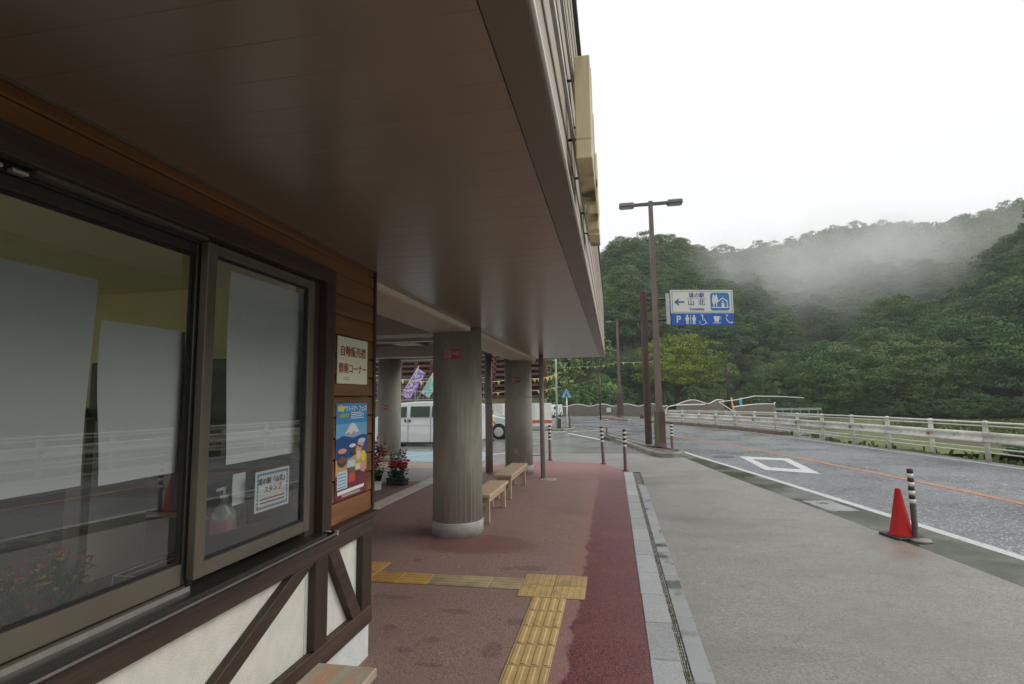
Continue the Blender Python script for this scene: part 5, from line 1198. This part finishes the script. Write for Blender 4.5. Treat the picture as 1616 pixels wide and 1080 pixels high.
def hill(name, Hh, a0, a1, z0, rmax):
    na, nr = int((a1-a0)/1.0), 40; v = []; f = []
    for i in range(na+1):
        a = a0+(a1-a0)*i/na; B_, R_ = AE(Hh['B'], a)-1, AE(Hh['R'], a)
        for j in range(nr+1):
            r = B_+(R_*1.25-B_)*j/nr; z = hz(Hh, a, r, z0) if j else z0-1.5; v.append((r*math.sin(R(a)), r*math.cos(R(a)), z))
    for i in range(na):
        for j in range(nr): k = i*(nr+1)+j; f.append((k, k+nr+1, k+nr+2, k+1))
    me = mesh(name, v, f); me.polygons.foreach_set('use_smooth', [True]*len(f)); return struct(name, me, m_hill)
hill('hill', HB, -75, 60, -.6, 400); hill('hill', HR, 12, 100, -2.0, 240)
trng = random.Random(21); singles = []; mass = {'b': [], 'r': []}
def scatter(Hh, a0, a1, z0, key, sp_near, sp_far, sz):
    r = 55
    while r < 420:
        sp = sp_near+(sp_far-sp_near)*min(1, max(0, (r-80)/220)); da = math.degrees(sp/r); a = a0+trng.uniform(0, da)
        while a < a1:
            aa, rr_ = a+trng.uniform(-.4, .4)*da, r+trng.uniform(-.4, .4)*sp; B_, R_ = AE(Hh['B'], aa), AE(Hh['R'], aa)
            if B_-2 < rr_ < R_*1.06:
                if key == 'b' and aa > 17 and rr_ < AE(HR['R'], aa)*1.1 : a += da; continue
                if not (key == 'b' and aa > 36 and trng.random() < .5):
                    s = sz*trng.uniform(.72, 1.3)*(sp/sp_near)**.7; z = hz(Hh, aa, rr_, z0)
                    singles.append((rr_, aa, key, s, z))
            a += da
        r += sp*.8
scatter(HB, -48, 40, -.6, 'b', 6.0, 7.0, 3.6)
scatter(HR, 13.5, 80, -2.0, 'r', 8.4, 9.0, 5.0)
inview = sorted([t for t in singles if -2.5 < t[1] < 35.5], key=lambda t: t[0])
chosen = inview[:290]; cs = set(chosen)
LAB = {('b', 0): ('dark green broadleaf tree on the rounded hill behind the lamp posts', 'trees on the rounded hill behind the lamp posts'),
       ('b', 1): ('broadleaf tree low in the misty valley between the two hills', 'trees low in the misty valley'),
       ('r', 0): ('large layered broadleaf tree along the edge of the riverside field', 'trees along the edge of the riverside field'),
       ('r', 1): ('large layered broadleaf tree on the steep near hillside at the right', 'trees on the steep near hillside at the right')}
for (r, a, key, s, z) in chosen:
    k = (key, 0 if (key == 'b' and a < 12) else 1 if key == 'b' else (0 if r < AE(HR['B'], a)+8 else 1))
    lab, grp = LAB[k]; t = thing('broadleaf_tree', lab, 'tree', (r*math.sin(R(a)), r*math.cos(R(a)), z-.8), trng.uniform(0, 6.28), grp)
    t.scale = (s, s, s*trng.uniform(.9, 1.25)); obj('crown', CR_N[trng.randrange(NV)], None, t); obj('trunk', TR_N[trng.randrange(3)], None, t)
for key, nm, lab in (('b', 'forest', 'dense green forest covering the far hills up into the mist'), ('r', 'forest', 'dense green forest covering the upper part of the near right hill')):
    Q, T = [], []
    for t in singles:
        if t in cs or t[2] != key: continue
        r, a, _, s, z = t; q, tt = CR_F[trng.randrange(8)]; th = trng.uniform(0, 6.28); c, sn = math.cos(th), math.sin(th)
        q2 = q@np.array([[c, sn, 0], [-sn, c, 0], [0, 0, 1]])*s; q2[:, 2] *= trng.uniform(.9, 1.25)
        Q.append(q2+np.array([r*math.sin(R(a)), r*math.cos(R(a)), z-3.2])); T.append(np.clip(tt*.6+trng.uniform(-.05, .5), 0, 1))
    o = obj(nm, quads_mesh(nm, np.concatenate(Q), np.concatenate(T), LEAF), None); tag(o, lab, 'forest', kind='stuff')
Q, T = [], []
for a10 in range(130, 560, 6):
    for row in (0, 1):
        a = a10/10+trng.uniform(-.3, .3); r = AE(HR['B'], a)-trng.uniform(.5, 3.5)-row*1.5; q, tt = CR_F[trng.randrange(8)]; s_ = trng.uniform(1.0, 2.3)
        Q.append(q*np.array([s_, s_, s_*.8])+np.array([r*math.sin(R(a)), r*math.cos(R(a)), -2.1])); T.append(np.clip(tt*.6+trng.uniform(-.1, .3), 0, 1))
for a10 in range(-120, 140, 7):
    a = a10/10; r = AE(HB['B'], a)-trng.uniform(.5, 4); q, tt = CR_F[trng.randrange(8)]; s_ = trng.uniform(1.2, 2.2)
    Q.append(q*s_+np.array([r*math.sin(R(a)), r*math.cos(R(a)), -1.0])); T.append(np.clip(tt*.7+trng.uniform(0, .35), 0, 1))
tag(obj('undergrowth', quads_mesh('undergrowth', np.concatenate(Q), np.concatenate(T), LEAF), None), 'dark leafy undergrowth along the foot of the wooded hills', 'undergrowth', kind='stuff')
# yellow green tree by the junction
yt = thing('round_tree', 'rounded tree with yellow green leaves standing behind the wavy wall', 'tree', (8.45, 75.5, -.2))
q, tt = crown_arrays(77, 5.4, 9.0, 190, 90, .13, .34); q[:, 2] = q[:, 2]*1.06+.4; obj('crown', quads_mesh('crown', q, tt, LEAF_Y), None, yt)
b = MB().tube([(0, 0, -.3), (.1, 0, 1.6), (.3, 0, 4.2), (-.2, .1, 7.5)], .42, 9, False, .15)
for k in range(8):
    a = k*.8; b.tube([(.1, 0, 1.6+k*.4), (math.cos(a)*1.8, math.sin(a)*1.8, 3.4+k*.5), (math.cos(a)*3.8, math.sin(a)*3.8, 4.6+k*.5)], .14, 6, False, .04)
b.obj('trunk', BARK, yt)
# bushes by the field and the embankment
bq = [quads_mesh('leaves', *crown_arrays(90+i, 1.0, .9, 26, 40, .09), LEAF) for i in range(3)]
for i, (x, y, z, s) in enumerate(((22.5, 34, -1.9, 1.3), (26.5, 37.5, -1.8, 1.0), (31, 36, -1.8, 1.5), (12.6, 15.6, -1.2, .75), (12.8, 18.6, -1.3, .7), (11.2, 24, -1.2, .7), (13.9, 13.2, -1.4, .8), (10.0, 30.5, -.9, .8))):
    L8 = ('round green bush out in the riverside grass, the left of three', 'small green bush out in the riverside grass, the middle of three', 'wide green bush out in the riverside grass, the right of three',
          'low green weeds just behind the fence near the cone', 'low shrub behind the fence beyond the second post', 'low shrub behind the middle of the guard fence', 'low shrub behind the fence at the right edge of the picture', 'low shrub behind the far end of the guard fence')[i]
    t = thing('low_bush', L8, 'bush', (x, y, z)); t.scale = (s, s, s*.7); obj('leaves', bq[i % 3], None, t)
# grass tufts and weeds on the bank and in the field
g = np.random.default_rng(5); N = 70000
yy = g.uniform(-2, 60, N); dd = np.where(g.random(N) < .45, g.uniform(.9, 12.5, N), g.uniform(24.5, 75, N)); yy = np.where(dd < 24, yy*.57, yy); fx = np.array([farx(min(a, 34)) for a in yy])
zz = np.interp(dd, [.45, .75, 1.1, 2, 3.5, 7, 10, 13, 24, 25.5, 29, 75], [-.01, -.03, -.35, -.7, -1.0, -1.5, -1.75, -2.35, -2.4, -1.9, -1.68, -1.68])
base_ = np.stack([fx+dd, yy+dd*.22, zz], 1); ang_ = g.uniform(0, 6.28, N); hh = g.uniform(.06, .26, N)*np.where(dd > 10, 2.0, 1.5); ww = hh*g.uniform(.25, .6, N)
d1 = np.stack([np.cos(ang_), np.sin(ang_), np.zeros(N)], 1); up3 = np.array([0, 0, 1.0])
lean = g.normal(scale=.4, size=(N, 3)); lean[:, 2] = 0
q = np.stack([base_-d1*ww[:, None]*.5, base_+d1*ww[:, None]*.5, base_+d1*ww[:, None]*.35+(up3+lean)*hh[:, None], base_-d1*ww[:, None]*.35+(up3+lean)*hh[:, None]], 1).reshape(-1, 3)
GRS = leaf_mat('weeds and grass', [(.07, .06, .02), (.06, .085, .02), (.09, .12, .025), (.12, .15, .03), (.15, .11, .05)])
tag(obj('grass', quads_mesh('grass', q, g.random(N), GRS), None), 'rough grass and brown weeds on the river bank and field', 'grass', kind='stuff')

# ------------------------------------------------------------------ haze and drifting mist
hb = MB().box(-420, 480, -60, 520, -4.5, 150).me('haze')
hm = bpy.data.materials.new('haze'); hm.use_nodes = True; n, l = hm.node_tree.nodes, hm.node_tree.links
n.remove(n['Principled BSDF']); pv = n.new('ShaderNodeVolumePrincipled'); pv.inputs['Color'].default_value = (.93, .96, 1, 1); pv.inputs['Density'].default_value = .0005
l.new(pv.outputs[0], n['Material Output'].inputs['Volume'])
tag(obj('haze', hb, hm), 'thin pale haze over the valley', 'haze', kind='stuff')
def mist(name, loc, size, dens, label, seed, rot=0):
    bm = bmesh.new(); bmesh.ops.create_icosphere(bm, subdivisions=3, radius=1); me = bpy.data.meshes.new(name); bm.to_mesh(me); bm.free()
    m = bpy.data.materials.new(name); m.use_nodes = True; n, l = m.node_tree.nodes, m.node_tree.links; n.remove(n['Principled BSDF'])
    pv = n.new('ShaderNodeVolumePrincipled'); pv.inputs['Color'].default_value = (1, 1, 1, 1); tc = n.new('ShaderNodeTexCoord')
    ln = n.new('ShaderNodeVectorMath'); ln.operation = 'LENGTH'; l.new(tc.outputs['Object'], ln.inputs[0])
    mp = n.new('ShaderNodeMapping'); mp.inputs['Scale'].default_value = (1.5, 1.5, .9); mp.inputs['Location'].default_value = (seed, seed*2.1, 0); mp.inputs['Rotation'].default_value = (0, R(35), 0); l.new(tc.outputs['Object'], mp.inputs[0])
    nz = NZ(n, l, mp.outputs[0], 1.6, 7, .7)
    sz_ = n.new('ShaderNodeSeparateXYZ'); l.new(tc.outputs['Object'], sz_.inputs[0]); hi_ = MRG(n, l, sz_.outputs[2], -.9, .35, .25, 1)
    fall = MRG(n, l, ln.outputs['Value'], .15, 1.0, 1, 0)
    d = MA(n, l, 'MULTIPLY', MRG(n, l, MA(n, l, 'ADD', nz, MA(n, l, 'MULTIPLY', fall, .40)), .61, .98), MA(n, l, 'MULTIPLY', hi_, dens))
    l.new(d, pv.inputs['Density']); l.new(pv.outputs[0], n['Material Output'].inputs['Volume'])
    o = obj(name, me, m, loc=loc, rot=(0, 0, rot)); o.scale = size; tag(o, label, 'mist', kind='stuff')
def pol(a, r, z): return (r*math.sin(R(a)), r*math.cos(R(a)), z)
mist('mist', pol(17.0, 158, 28), (40, 42, 26), .036, 'bright bank of mist drifting over the middle of the valley', 3.1)
mist('mist', pol(23.5, 185, 38), (46, 38, 22), .026, 'thinner mist trailing along the ridge at the right', 7.7)
mist('mist', pol(29.5, 232, 50), (50, 28, 24), .020, 'faint wisp of mist on the far ridge above the near right hill', 11.3)
